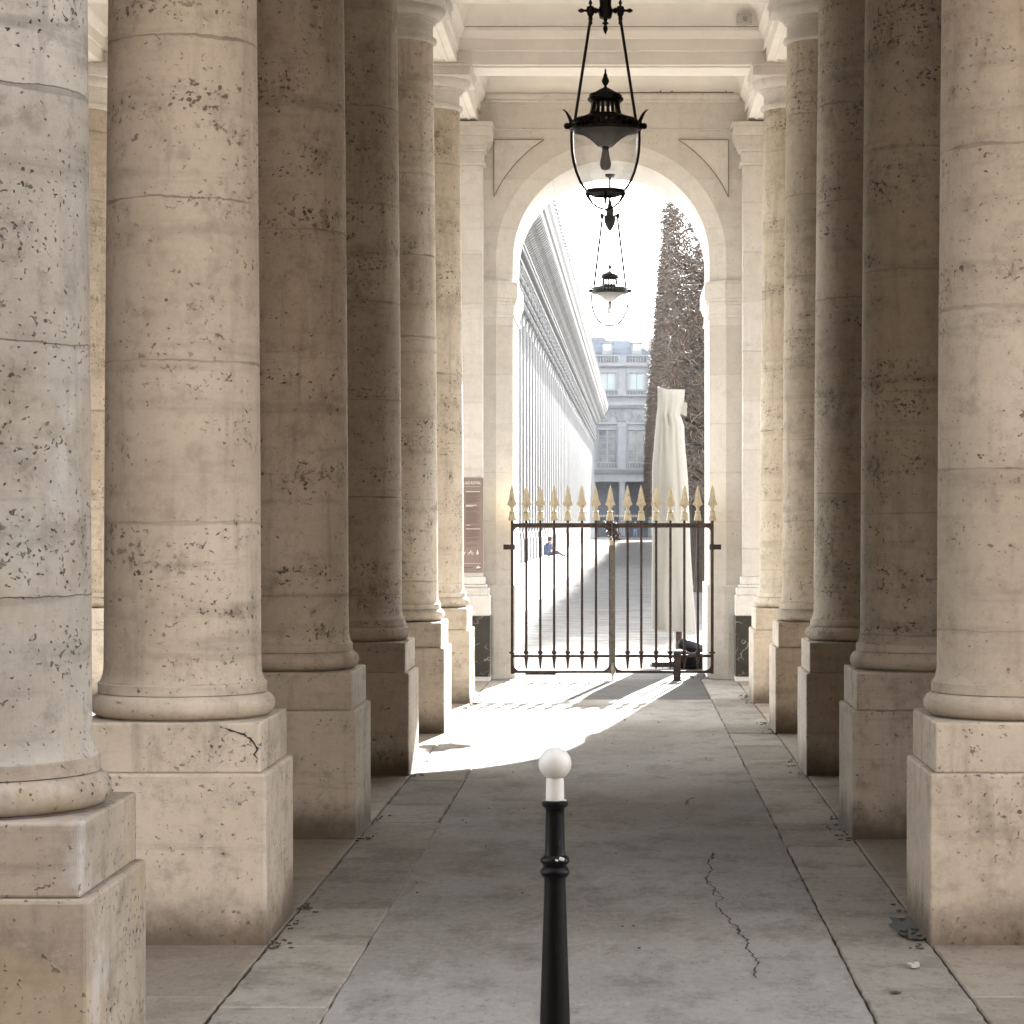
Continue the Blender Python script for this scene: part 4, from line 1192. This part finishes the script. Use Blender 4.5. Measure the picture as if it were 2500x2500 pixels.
# litter
for px, py, rz, lab in ((2226, 2366, 0.25, 'small white paper scrap on the kerb slabs, nearer the gap'), (2239, 2364, -0.1, 'small white paper scrap on the kerb slabs beside its twin')):
    c = G(px, py); m = MB()
    for q in range(3):
        m.obox(Matrix.Rotation(rz+q*0.05, 4, 'Z') @ Matrix.Translation((0, 0.003*q, 0.002+0.003*q)), 0.0075, 0.028-0.004*q, 0.0012)
    o = m.build('paper_scrap', M_WHITE); o.location = (c.x, c.y, 0.0085)
    tag(o, lab if px > 2230 else 'small white paper scrap on the kerb slabs, the one nearer the asphalt', 'litter', 'paper scraps on the kerb slabs')

# ------------------------------------------------------------------ wrapped parasol
DP = 26.0
pu = thing('parasol', 'closed parasol wrapped in a tall cream fabric cover behind the gate', 'parasol', (P(1648, 0, DP).x, DP, 0))
lev = [(951, 1605, 1672), (965, 1606, 1671), (980, 1606.5, 1669), (1000, 1605, 1664), (1015, 1603, 1661), (1025, 1602, 1665), (1042, 1601, 1670), (1070, 1598, 1671), (1098, 1596, 1673), (1126, 1593, 1676), (1160, 1592, 1678.5), (1200, 1592, 1681), (1250, 1591.5, 1683), (1340, 1591.5, 1686), (1440, 1591, 1692), (1500, 1591, 1697), (1540, 1591.5, 1699.5)]
m = MB(); seg = 72; V = []
bx = pu.location.x
for i, (py, xl, xr) in enumerate(lev):
    a_ = P(xl, py, DP); b_ = P(xr, py, DP); cx = (a_.x+b_.x)/2-bx; hw = (b_.x-a_.x)/2; z = a_.z
    u = i/(len(lev)-1)
    for q in range(seg):
        th = 2*math.pi*q/seg
        fold = 0.17*noise.noise(Vector((math.cos(th)*1.5, math.sin(th)*1.5, z*0.9)))+0.07*noise.noise(Vector((math.cos(th)*4+z*0.9, math.sin(th)*4, z*1.3+5)))
        hy = 0.035+0.13*min(1, i/4)
        x = math.copysign(abs(math.cos(th))**0.85, math.cos(th))*hw
        y = math.sin(th)*hy*(1+2.2*fold)
        zz = z + (0.035*max(0, -math.cos(th))**3 if i == 0 else 0) - (0.02*(math.cos(th)) if i == len(lev)-1 else 0)
        V.append((cx+x*(1+0.10*fold), y, zz))
Fc = []
for i in range(len(lev)-1):
    for q in range(seg):
        q2 = (q+1) % seg; Fc.append((i*seg+q, i*seg+q2, (i+1)*seg+q2, (i+1)*seg+q))
Fc.append(tuple(range(seg))[::-1])
m.add(V, Fc)
fl = [P(x, y, DP) for x, y in ((1666, 980), (1678, 984.5), (1676.5, 1017), (1660, 1010))]
m.add([(p.x-bx, -0.02, p.z) for p in fl]+[(p.x-bx, 0.03, p.z) for p in fl], [(0,1,2,3), (7,6,5,4), (0,1,5,4), (1,2,6,5), (2,3,7,6), (3,0,4,7)])
M_CLOTH = simple_mat('cream_canvas', (0.115, 0.112, 0.104), 0.85, var=0.02, scale=4, spec=0.1)
m.build('fabric_cover', M_CLOTH, pu, smooth=60)
m = MB(); a_ = P(1657, 0, DP).x-bx; m.box(a_-0.028, a_+0.032, -0.03, 0.03, 0.0, 1.0); m.build('pole', M_GATE, pu)
m = MB(); m.box(a_-0.052, a_-0.030, -0.02, 0.02, 0.0, 1.0); m.build('side_rail', simple_mat('bare_aluminium', (0.5, 0.48, 0.46), 0.4, 0.5), pu)
m = MB(); m.box(-0.25, 0.45, -0.3, 0.3, 0.0, 0.05); m.build('base_plate', M_IRON, pu, bevel=0.005)
wb = thing('weight_box', 'black weight box on the ground behind the lock post', 'box', (P(1697, 0, 25.35).x, 25.35, 0))
m = MB(); m.box(-0.17, 0.11, -0.2, 0.2, 0.012, 0.155); m.build('case', M_BLACKP, wb, bevel=0.01)
m = MB(); m.box(-0.175, 0.115, -0.205, 0.205, 0.1552, 0.172); m.build('rim', M_IRON, wb, bevel=0.005)
bg = MB(); c = P(1694, 1588, 25.35)
prof = [(0.012, -0.16), (0.05, -0.14), (0.062, -0.06), (0.060, 0.02), (0.045, 0.09), (0.018, 0.15)]
bg.lathe(prof, 20, (0, 0, 0), sy=1.0, axis='X')
bag = bg.build('bag', simple_mat('black_nylon', (0.006, 0.006, 0.008), 0.6, var=0.2, scale=20, bump=0.6, spec=0.1), smooth=60)
bag.location = (c.x-0.01, 25.33, 0.225); bag.rotation_euler = (0, math.radians(14), 0)
tag(bag, 'slumped black bag lying on the black weight box', 'bag')

# ------------------------------------------------------------------ clipped lime row
def twig_mat():
    m = NT('bare_twigs'); geo = m.n('ShaderNodeNewGeometry'); r = geo.outputs['Random Per Island']
    col = m.mix(r, (0.014, 0.009, 0.005), (0.078, 0.050, 0.030))
    m.l(col, m.b.inputs['Base Color']); m.b.inputs['Roughness'].default_value = 0.6
    return m.mat
M_TWIG = twig_mat()
M_BARK = simple_mat('lime_bark', (0.03, 0.022, 0.016), 0.95, var=0.25, scale=14, bump=0.8)
def crown_mesh(seed, nt_=19000):
    r = random.Random(seed); V = []; Fc = []
    def add_twig(p, d, L, w, bend):
        n = 3; a = d.cross(Vector((r.uniform(-1, 1), r.uniform(-1, 1), r.uniform(-1, 1)))).normalized(); b = d.cross(a)
        base = len(V)
        for i in range(n):
            u = i/(n-1); c = p+d*L*u+a*bend*L*(u*u)
            ww = w*(1-0.6*u)
            for q in range(3):
                th = 2.094*q; V.append(c+a*math.cos(th)*ww+b*math.sin(th)*ww)
        for i in range(n-1):
            for q in range(3):
                q2 = (q+1) % 3; Fc.append((base+i*3+q, base+i*3+q2, base+i*3+3+q2, base+i*3+3+q))
    hx, hy = 0.86, 3.0; z0, z1 = 2.05, 7.95
    for k in range(nt_):
        u = r.random()
        z = z0+(z1-z0)*u**0.92
        if u > 0.88 and r.random() < 0.45: z = z0+(z1-z0)*0.86*r.random()
        # mostly near the clipped faces
        f = r.random()
        x = r.uniform(-hx, hx); y = r.uniform(-hy, hy)
        if f < 0.42: x = math.copysign(hx-abs(r.gauss(0, 0.13)), x)
        elif f < 0.60: y = math.copysign(hy-abs(r.gauss(0, 0.15)), y)
        p = Vector((x, y, z))
        cl = noise.noise(Vector((x*1.6+seed, y*1.3, z*1.1)))
        if cl < -0.22 and r.random() < 0.7: continue
        d = Vector((r.gauss(0, 1)+x*0.4, r.gauss(0, 1), r.gauss(0, 0.75)+0.25)).normalized()
        L = r.uniform(0.12, 0.42)
        add_twig(p-d*L*0.5, d, L, r.uniform(0.005, 0.014), r.uniform(-0.6, 0.6))
    for k in range(60):       # shoots above the top
        p = Vector((r.uniform(-hx, hx), r.uniform(-hy, hy), z1-0.4)); d = Vector((r.gauss(0, 0.5), r.gauss(0, 0.5), 1)).normalized()
        add_twig(p, d, r.uniform(0.4, 0.85), 0.009, r.uniform(-0.9, 0.9))
    me = bpy.data.meshes.new('crown'); me.from_pydata([tuple(v) for v in V], [], Fc); me.materials.append(M_TWIG); me.update()
    return me
def limb_mesh(seed):
    r = random.Random(seed); m = MB()
    pts = [Vector((0, 0, -0.05)), Vector((0.02, 0, 0.3)), Vector((-0.01, 0.02, 1.2)), Vector((0.02, 0.0, 2.2)), Vector((0.0, 0.03, 3.4)), Vector((0.05, 0, 4.8)), Vector((0, 0.1, 6.6))]
    m.tube(pts, lambda u: 0.125*(1-u)**0.6+0.02+(0.05 if u == 0 else 0), 12)
    trunk = m.mesh('trunk', M_BARK, 50)
    m = MB()
    for k in range(34):
        z = r.uniform(2.0, 6.4); a = r.uniform(0, 6.28); L = r.uniform(0.7, 2.9)
        dx = math.cos(a)*min(L, 0.85/max(0.2, abs(math.cos(a)))); dy = math.sin(a)*L
        m.tube([(0, 0, z), (dx*0.5, dy*0.4, z+0.25), (dx*0.9, dy*0.8, z+r.uniform(0.2, 0.6)), (dx, dy, z+r.uniform(0.3, 0.9))], lambda u: 0.042*(1-u)+0.008, 6)
    return trunk, m.mesh('branches', M_BARK, 50)
crowns = [crown_mesh(s) for s in (1, 2, 3)]; limbs = [limb_mesh(s) for s in (4, 5)]
for k in range(26):
    y = 47.6+6.0*k
    lab = 'clipped leafless lime standing first in the row beside the garden path' if k == 0 else (
        'clipped leafless lime whose trunk shows right beside the gate post' if k == 1 else 'clipped leafless lime in the dense row further down the garden')
    t = thing('lime_tree', lab, 'tree', (GX(1.38, y)+rnd.uniform(-0.03, 0.03), y, 0), -GA + (math.pi if k % 2 else 0), 'clipped lime trees in a row')
    for nm, me in (('crown', crowns[k % 3]), ('trunk', limbs[k % 2][0]), ('branches', limbs[k % 2][1])):
        o = bpy.data.objects.new(nm, me); COL.objects.link(o); o.parent = t
        if nm == 'crown': o.scale = (1.0+rnd.uniform(-0.02, 0.04), 1.02, 1.0+rnd.uniform(-0.03, 0.03))

# ------------------------------------------------------------------ long arcade building on the garden's edge
fb = thing('arcade_building', 'long pale garden facade with giant pilasters and carved cornice', 'building', (GX(-4.4, 0), 0, 0), -GA)
m = MB(); m.box(-9, -0.30, 84, 243, 0, 11.0); m.build('wall', M_FAC, fb)
pitch = 2.7; n_p = 58; y0 = 86.0
pil = MB()
pil.box(-0.30, 0.0, -0.55, 0.55, 0.9, 9.3)
for q in range(4):
    yq = -0.40+q*0.27
    pil.box(0.0, 0.035, yq-0.05, yq+0.05, 1.3, 9.0)
pil.box(-0.30, 0.08, -0.62, 0.62, 0.0, 0.9); pil.box(-0.30, 0.05, -0.59, 0.59, 0.9, 1.15)
me_p = pil.mesh('pilaster', M_FAC)
cap = MB()
for i in range(6):
    u = i/6; cap.box(-0.3, 0.02+0.22*u**1.5, -0.58-0.16*u, 0.58+0.16*u, 9.3+0.19*i, 9.3+0.19*i+(0.13 if i % 2 else 0.19))
for q in range(7):
    yq = -0.6+q*0.2
    for zz in (9.5, 9.85, 10.2): cap.lathe([(0.02, -0.1), (0.09, 0), (0.03, 0.14)], 6, (0.14+0.08*(zz-9.5), yq, zz))
me_c = cap.mesh('capital', M_FAC)
wn = MB(); wn.box(-0.02, 0.10, -0.62, 0.62, 7.0, 7.2); wn.box(0, 0.08, -0.62, -0.50, 7.2, 9.0); wn.box(0, 0.08, 0.5, 0.62, 7.2, 9.0); wn.box(0, 0.12, -0.66, 0.66, 9.0, 9.25)
me_w = wn.mesh('window', M_FAC)
wp = MB().box(0.0, 0.02, -0.5, 0.5, 7.2, 9.0); M_PANE = simple_mat('window_glass', (0.022, 0.025, 0.028), 0.2, var=0.5, scale=0.8, spec=0.35, c2=(0.10, 0.105, 0.11))
me_wp = wp.mesh('pane', M_PANE)
ar = MB(); ol = outline(0, 0.62, 3.9, 0.0, 16)
ar.add([(0.012, x, z) for x, z in ol], [tuple(range(len(ol)))])  # flat dark sheet painting the shade inside the arcade
me_a = ar.mesh('arch_shade_sheet', M_DARK)
for k in range(n_p):
    y = y0+pitch*k
    o = bpy.data.objects.new('pilaster', me_p); COL.objects.link(o); o.parent = fb; o.location = (0, y, 0)
    c = bpy.data.objects.new('capital', me_c); COL.objects.link(c); c.parent = o
    if k < n_p-1:
        o = bpy.data.objects.new('window', me_w); COL.objects.link(o); o.parent = fb; o.location = (-0.30, y+pitch/2, 0)
        c = bpy.data.objects.new('pane', me_wp); COL.objects.link(c); c.parent = o
        o = bpy.data.objects.new('arch_shade_sheet', me_a); COL.objects.link(o); o.parent = fb; o.location = (-0.30, y+pitch/2, 0)
m = MB(); m.box(-0.299, -0.08, 84, 243, 6.35, 6.75); m.build('balcony_band', M_PATH, fb)
m = MB(); m.box(-0.30, 0.06, 84, 243.1, 10.45, 11.0)
m.build('architrave', M_FAC, fb)
# carved frieze and console cornice
fr = MB(); rf = random.Random(21)
fr.box(-0.30, 0.12, 84, 243.1, 11.001, 11.15)
for k in range(330):
    y = 84.3+k*0.48; r_ = 0.20
    for q in range(2):
        c = Vector((0.10, y, 10.72+0.02*q))
    pts = []
    for j in range(10):
        th = j*0.62; rad = 0.20*(1-j/12)
        pts.append(Vector((0.09+0.05*(j % 2), y+rad*math.cos(th+k), 10.74+rad*math.sin(th+k))))
    fr.tube(pts, 0.035, 4)
for k in range(400):
    y = 84.2+k*0.397
    fr.box(0.12, 0.30, y, y+0.2, 11.16, 11.34)
fr.box(-0.30, 0.34, 84, 243.2, 11.345, 11.45)
fr.build('carved_frieze', M_FAC, fb)
def console_into(mb, y):
    mb.prism([(0.34, 11.46), (0.98, 12.02), (1.02, 12.12), (0.34, 12.12)], y, y+0.26, 'Y')
    mb.tube([(0.45, y+0.02, 11.62), (0.62, y+0.24, 11.75), (0.8, y+0.02, 11.92)], 0.07, 5)
cn = MB(); console_into(cn, 0.0); me_cn = cn.mesh('console', M_FAC)
rest = MB()
for k in range(230):
    y = 84.3+k*0.69
    if 4 <= k < 104:
        o = bpy.data.objects.new('console', me_cn); COL.objects.link(o); o.parent = fb; o.location = (0, y, 0)
    else: console_into(rest, y)
o = rest.build('small_consoles', M_FAC, fb); o['kind'] = 'stuff'
co = MB(); co.prism([(0.34, 12.125), (1.02, 12.125), (1.06, 12.30), (1.14, 12.34), (1.20, 12.52), (1.30, 12.62), (1.34, 12.78), (1.28, 12.80), (-0.3, 12.80), (-9.0, 15.5), (-9.0, 11.0), (-0.3, 11.0), (-0.3, 12.125)], 84, 243.3, 'Y')
co.build('cornice', M_FAC, fb)
rn = MB(); rn.lathe([(0.14, 0), (0.20, 0.10), (0.07, 0.17), (0.24, 0.32), (0.05, 0.62), (0.01, 0.72)], 6); me_rn = rn.mesh('roof_finial', M_FAC)
rest = MB()
for k in range(130):
    y = 85+k*1.22
    if k < 100:
        o = bpy.data.objects.new('roof_finial', me_rn); COL.objects.link(o); o.parent = fb; o.location = (1.18, y, 12.80)
    else: rest.lathe([(0.14, 12.8), (0.20, 12.90), (0.07, 12.97), (0.24, 13.12), (0.05, 13.42), (0.01, 13.52)], 6, (1.18, y, 0))
o = rest.build('small_roof_finials', M_FAC, fb); o['kind'] = 'stuff'

# ------------------------------------------------------------------ palace closing the garden
DPAL = 255.0
pb = thing('palace', 'grey stone palace with slate roof and balustrades at the garden end', 'building', (0, DPAL, 0))
def pz(x, y): return P(1400+x*0.2794, 800+y*0.2794, DPAL)
def pX(x): return pz(x, 0).x
def pZ(y): return pz(0, y).z
bay = pX(553)-pX(295); cx0 = pX(295)
CX = [cx0+bay*k for k in range(-2, 4)]
xl, xr = CX[0]-bay/2, CX[-1]+bay/2
# wall built round real openings
wl = MB()
rows = [(pZ(1345), pZ(1175), None), (pZ(1175), pZ(895), 0.62), (pZ(895), pZ(540), None), (pZ(540), pZ(395), 0.56), (pZ(395), pZ(235), None)]
hb = bay/2
for z0, z1, hw in rows:
    if hw is None: wl.box(xl, xr, 0, 8, z0, z1-0.001)
    else:
        hwm = bay*hw/2
        edges = [xl]+[e for c in CX for e in (c-hwm, c+hwm)]+[xr]
        for i in range(0, len(edges), 2): wl.box(edges[i], edges[i+1], 0, 8, z0, z1-0.001)
wl.build('wall', M_PAL, pb)
m = MB(); m.box(xl, xr, 3.5, 3.6, 0.0, pZ(235)); m.build('inner_wall', simple_mat('dim_rooms', (0.05, 0.054, 0.062), 0.9, var=0.2, scale=0.6), pb)
for c in CX:
    hwm = bay*0.62/2
    f = MB(); z0, z1 = pZ(1175), pZ(895)
    f.box(c-hwm, c-hwm+0.12, 0.25, 0.35, z0, z1-0.002); f.box(c+hwm-0.12, c+hwm, 0.25, 0.35, z0, z1-0.002); f.box(c-0.09, c+0.09, 0.25, 0.35, z0, z1-0.002)
    for j in range(1, 5): f.box(c-hwm+0.12, c+hwm-0.12, 0.27, 0.33, z0+(z1-z0)*j/5-0.03, z0+(z1-z0)*j/5+0.03)
    w_ = f.build('window', M_PAL, pb)
    g = MB(); g.box(c-hwm+0.01, c+hwm-0.01, 0.38, 0.40, z0, z1-0.003); g.build('pane', M_PANE, w_)
    hwm = bay*0.56/2
    f = MB(); z0, z1 = pZ(540), pZ(395)
    f.box(c-hwm-0.1, c-hwm+0.06, -0.10, 0.2, z0, z1-0.002); f.box(c+hwm-0.06, c+hwm+0.1, -0.10, 0.2, z0, z1-0.002); f.box(c-hwm-0.16, c+hwm+0.16, -0.12, 0.2, z1+0.001, z1+0.25)
    w_ = f.build('window', M_PAL, pb)
    g = MB(); g.box(c-hwm+0.061, c-0.02, 0.1, 0.14, z0, z1-0.003); g.box(c+0.02, c+hwm-0.061, 0.1, 0.14, z0, z1-0.003); g.build('shutter', simple_mat('pale_green_blind', (0.17, 0.19, 0.188), 0.7, var=0.03, scale=2), w_)
    d_ = MB(); z1 = pZ(235); d_.box(c-0.55, c+0.55, -0.1, 1.2, z1+0.001, z1+1.15); d_.box(c-0.7, c+0.7, -0.2, 1.3, z1+1.151, z1+1.3)
    w_ = d_.build('dormer', M_PAL, pb)
    g = MB(); g.box(c-0.36, c+0.36, -0.12, -0.101, z1+0.45, z1+1.05); g.build('pane', simple_mat('bright_pane', (0.3, 0.32, 0.33), 0.3), w_)
for k in range(len(CX)+1):
    x = xl+bay*k
    f = MB(); f.box(x-0.42, x+0.42, -0.22, -0.001, pZ(1175), pZ(868)); f.box(x-0.5, x+0.5, -0.30, -0.001, pZ(868)+0.001, pZ(845)); f.box(x-0.36, x+0.36, -0.12, -0.001, pZ(600), pZ(360))
    f.build('pilaster', M_PAL, pb)
    f = MB(); f.lathe([(0.42, 0.0), (0.42, 0.25), (0.34, 0.3), (0.30, pZ(1380)-0.1), (0.30, pZ(1375)), (0.42, pZ(1350)), (0.42, pZ(1346))], 16, (x, 0.35, 0))
    f.build('porch_column', M_PAL, pb, smooth=40)
m = MB()
for y0_, y1_, p in ((1270, 1255, 0.35), (1255, 1240, 0.55), (845, 828, 0.3), (700, 682, 0.45), (682, 655, 0.7), (345, 335, 0.35), (335, 320, 0.5)):
    m.box(xl-0.1, xr+0.1, -p, -0.0005, pZ(y0_), pZ(y1_)-0.001)
m.build('cornice', M_PAL, pb)
for yb_, yt_, nm in ((1240, 1175, 0), (600, 540, 0), (320, 240, 0)):
    y_off = -0.62 if yb_ == 1240 else (-0.45 if yb_ == 600 else -0.35)
    m = MB(); zb_, zt_ = pZ(yb_), pZ(yt_)
    m.box(xl, xr, y_off-0.12, y_off+0.12, zt_-0.14, zt_); m.box(xl, xr, y_off-0.12, y_off+0.12, zb_, zb_+0.15)
    for k in range(len(CX)+1): m.box(xl+bay*k-0.42, xl+bay*k+0.42, y_off-0.10, y_off+0.10, zb_+0.151, zt_-0.141)
    for c in CX:
        for j in range(8):
            x = c-bay*0.33+bay*0.66*j/7
            m.lathe([(0.05, zb_+0.15), (0.045, zb_+0.2), (0.085, zb_+(zt_-zb_)*0.4), (0.04, zb_+(zt_-zb_)*0.75), (0.06, zt_-0.14)], 8, (x, y_off, 0))
    m.build('balustrade', M_PAL, pb, smooth=40)
m = MB(); rr_ = random.Random(4)
for k in range(150):
    x = rr_.uniform(xl, xr); z = rr_.uniform(pZ(820), pZ(730))
    m.tube([(x, -0.03, z-0.35), (x+rr_.uniform(-.2, .2), -0.09, z), (x+rr_.uniform(-.25, .25), -0.03, z+0.35)], 0.07, 5)
m.build('relief_frieze', M_PAL, pb)
m = MB(); zr0 = pZ(235)+0.01; zr1 = pZ(92)
m.prism([(0.3, zr0), (0.3, zr0+0.2), (3.0, zr1), (9.0, zr1), (9.0, zr0)], xl, pX(478), 'X')
m.add([(pX(478)+0.001, 0.3, zr0), (pX(478)+0.001, 0.3, zr0+0.2), (pX(478)+0.001, 3.0, zr1), (pX(478)+0.001, 9.0, zr1), (pX(478)+0.001, 9.0, zr0), (pX(700), 0.3, zr0), (pX(700), 0.3, zr0+0.2), (pX(700), 9.0, zr0+0.25), (pX(700), 9.0, zr0)],
      [(0,1,6,5), (1,2,6), (2,3,7), (2,7,6), (3,4,8,7), (5,6,7,8)])
m.build('roof', M_SLATE, pb)
m = MB(); m.box(xl, pX(285), 3.4, 5.0, zr1, zr1+0.35); 
for k in range(9): m.box(pX(145+16*k), pX(150+16*k), 3.2, 3.3, zr1+0.35, zr1+1.0)
m.box(xl, pX(285), 3.15, 3.25, zr1+0.98, zr1+1.05); m.build('roof_terrace', M_PAL, pb)
m = MB(); m.box(pX(655), pX(735), 4, 7, zr0, pZ(70)); ch_ = m.build('chimney', M_BRICK, pb)

# railing and a far person in front of the palace
rl = thing('railing', 'dark railing with pale tips in front of the palace porch', 'railing', (0, 248, 0))
m = MB(); tp = MB()
for k in range(70):
    x = -6+k*0.16
    m.box(x, x+0.03, -0.015, 0.015, 0.0, 2.1); tp.lathe([(0.03, 2.1), (0.05, 2.2), (0.005, 2.38)], 5, (x+0.015, 0, 0))
m.box(-6, 5.2, -0.02, 0.02, 1.85, 1.9); m.box(-6, 5.2, -0.02, 0.02, 0.15, 0.2)
m.build('bars', M_IRON, rl); tp.build('tips', M_GILT, rl)

# ------------------------------------------------------------------ people
def skin_body(name, joints, edges, mats, parent, assign, levels=2, root=0):
    me = bpy.data.meshes.new(name); me.from_pydata([j[:3] for j in joints], edges, [])
    o = bpy.data.objects.new(name, me); COL.objects.link(o)
    sk = o.modifiers.new('skin', 'SKIN'); ss = o.modifiers.new('sub', 'SUBSURF'); ss.levels = levels; ss.render_levels = levels
    for i, j in enumerate(joints):
        me.skin_vertices[0].data[i].radius = (j[3], j[4] if len(j) > 4 else j[3])
        me.skin_vertices[0].data[i].use_root = (i == root)
    dg = bpy.context.evaluated_depsgraph_get(); ev = o.evaluated_get(dg)
    new = bpy.data.meshes.new_from_object(ev)
    o.modifiers.clear(); o.data = new
    new.materials.clear()
    for mt in mats: new.materials.append(mt)
    for p in new.polygons:
        p.use_smooth = True; p.material_index = assign(p.center)
    if parent is not None: o.parent = parent
    return o
M_SKIN = simple_mat('skin', (0.48, 0.30, 0.22), 0.6, var=0.04)
M_HAIR = simple_mat('dark_hair', (0.045, 0.025, 0.018), 0.7, var=0.2, scale=60)
M_JACK = simple_mat('blue_jacket', (0.085, 0.115, 0.19), 0.8, var=0.1, scale=8)
M_TROU = simple_mat('dark_trousers', (0.12, 0.085, 0.08), 0.8)
M_SHOE = simple_mat('shoes', (0.03, 0.03, 0.03), 0.6)
ps = thing('person', 'person in blue jacket sitting on the ground against the long facade, hand at face', 'person', (G(1338, 1361).x-0.10, 107.5, 0))
# seated, facing +X, legs stretched out to +X; rear against the wall
J = [(0.00,0,0.13,0.13,0.15), (0.02,0,0.30,0.13,0.16), (0.07,0,0.48,0.14,0.18), (0.11,0,0.60,0.11,0.16), (0.155,0,0.67,0.055), (0.20,0,0.745,0.088,0.075), (0.215,0,0.80,0.09,0.078), (0.20,0,0.865,0.06),
     (0.11,-0.19,0.575,0.062), (0.16,-0.23,0.36,0.048), (0.33,-0.13,0.47,0.038), (0.27,-0.05,0.66,0.032), (0.26,-0.035,0.72,0.022),
     (0.11,0.19,0.575,0.062), (0.18,0.24,0.35,0.048), (0.36,0.12,0.42,0.038), (0.42,0.05,0.46,0.03),
     (0.10,-0.10,0.13,0.095), (0.50,-0.12,0.27,0.066), (0.72,-0.13,0.08,0.045), (0.80,-0.13,0.06,0.038), (0.84,-0.13,0.13,0.03),
     (0.10,0.10,0.13,0.095), (0.53,0.12,0.20,0.066), (0.84,0.13,0.07,0.045), (0.93,0.13,0.06,0.038), (0.97,0.13,0.13,0.03)]
Ed = [(0,1),(1,2),(2,3),(3,4),(4,5),(5,6),(6,7),(3,8),(8,9),(9,10),(10,11),(11,12),(3,13),(13,14),(14,15),(15,16),(0,17),(17,18),(18,19),(19,20),(20,21),(0,22),(22,23),(23,24),(24,25),(25,26)]
def asg(c):
    if c.z > 0.665: return 0
    if c.x > 0.255 and c.z > 0.50: return 0
    if c.x > 0.40 and c.z > 0.40: return 0
    if c.x > 0.74: return 3
    if c.z < 0.24 or c.x > 0.42: return 2
    return 1
body = skin_body('body', J, Ed, [M_SKIN, M_JACK, M_TROU, M_SHOE], ps, asg)
h = MB(); h.lathe([(0.005, 0.125), (0.05, 0.115), (0.085, 0.075), (0.100, 0.02), (0.096, -0.03), (0.075, -0.075)], 16, (0.175, 0, 0.80)); h.build('hair', M_HAIR, ps, smooth=60)
j2 = MB()
prof = [(0.155, 0.10), (0.175, 0.16), (0.165, 0.30), (0.175, 0.45), (0.165, 0.56), (0.10, 0.645), (0.07, 0.675)]
V = []; seg = 20
for r_, z in prof:
    for q in range(seg):
        th = 2*math.pi*q/seg; V.append((0.03+(z-0.1)*0.19+r_*math.cos(th)*0.95, r_*math.sin(th)*1.18, z))
Fc = []
for i in range(len(prof)-1):
    for q in range(seg):
        q2 = (q+1) % seg; Fc.append((i*seg+q, i*seg+q2, (i+1)*seg+q2, (i+1)*seg+q))
j2.add(V, Fc); j2.build('jacket', M_JACK, ps, smooth=60)
pf = thing('person', 'tiny person in jeans standing in the palace porch behind the railing', 'person', (P(1551, 0, 250).x, 250, 0))
J = [(0,0,0.95,0.14,0.10), (0,0,1.15,0.13,0.10), (0,0,1.38,0.15,0.10), (0,0,1.50,0.055), (0,0,1.60,0.085,0.09), (0,0,1.72,0.06),
     (-0.20,0,1.40,0.055), (-0.25,0,1.12,0.045), (-0.22,-0.08,0.86,0.035), (0.20,0,1.40,0.055), (0.25,0,1.12,0.045), (0.22,-0.08,0.86,0.035),
     (-0.09,0,0.88,0.09), (-0.13,0.0,0.48,0.062), (-0.15,0.02,0.09,0.045), (-0.15,-0.12,0.05,0.04), (0.09,0,0.88,0.09), (0.12,0,0.48,0.062), (0.13,0.05,0.09,0.045), (0.14,-0.09,0.05,0.04)]
Ed = [(0,1),(1,2),(2,3),(3,4),(4,5),(2,6),(6,7),(7,8),(2,9),(9,10),(10,11),(0,12),(12,13),(13,14),(14,15),(0,16),(16,17),(17,18),(18,19)]
skin_body('body', J, Ed, [M_SKIN, simple_mat('black_coat', (0.03, 0.03, 0.035), 0.8), simple_mat('jeans', (0.17, 0.20, 0.27), 0.8), M_SHOE], pf, lambda c: 0 if c.z > 1.5 else (1 if c.z > 0.92 else (2 if c.z > 0.1 else 3)), 2)
h = MB(); h.lathe([(0.005, 0.10), (0.06, 0.09), (0.095, 0.04), (0.098, -0.02), (0.08, -0.08)], 14, (0, 0.015, 1.68)); h.build('hair', M_HAIR, pf, smooth=60)

# ------------------------------------------------------------------ unseen building behind the camera, set close and sized to shape the light
fc = thing('light_shaping_wing', 'stone palace wing across the narrow forecourt behind the viewer', 'building', (0, -3, 0))
m = MB(); m.box(-30, 30, -8, 0, 0, 10.2); m.build('wall', M_FORE, fc)
m = MB()
for k in range(11):
    for z in (1.2, 5.6): m.box(-29+k*5.4, -27+k*5.4, 0.001, 0.05, z, z+2.8)
m.build('window', M_PANE, fc)

# ------------------------------------------------------------------ thin sunny haze over the garden
hz = MB().box(-320, 320, -60, 330, -1.1, 32).build('haze', None)
hm_ = bpy.data.materials.new('haze_air'); hm_.use_nodes = True; ht = hm_.node_tree
for n_ in list(ht.nodes):
    if n_.type != 'OUTPUT_MATERIAL': ht.nodes.remove(n_)
pv = ht.nodes.new('ShaderNodeVolumePrincipled'); pv.inputs['Density'].default_value = 0.000035
pv.inputs['Color'].default_value = (0.86, 0.92, 1.0, 1); pv.inputs['Anisotropy'].default_value = 0.3
ht.links.new(pv.outputs[0], [n_ for n_ in ht.nodes if n_.type == 'OUTPUT_MATERIAL'][0].inputs['Volume'])
hz.data.materials.clear(); hz.data.materials.append(hm_)
hz['kind'] = 'stuff'; hz['label'] = 'thin pale haze hanging in the sunlit garden air'; hz['category'] = 'haze'
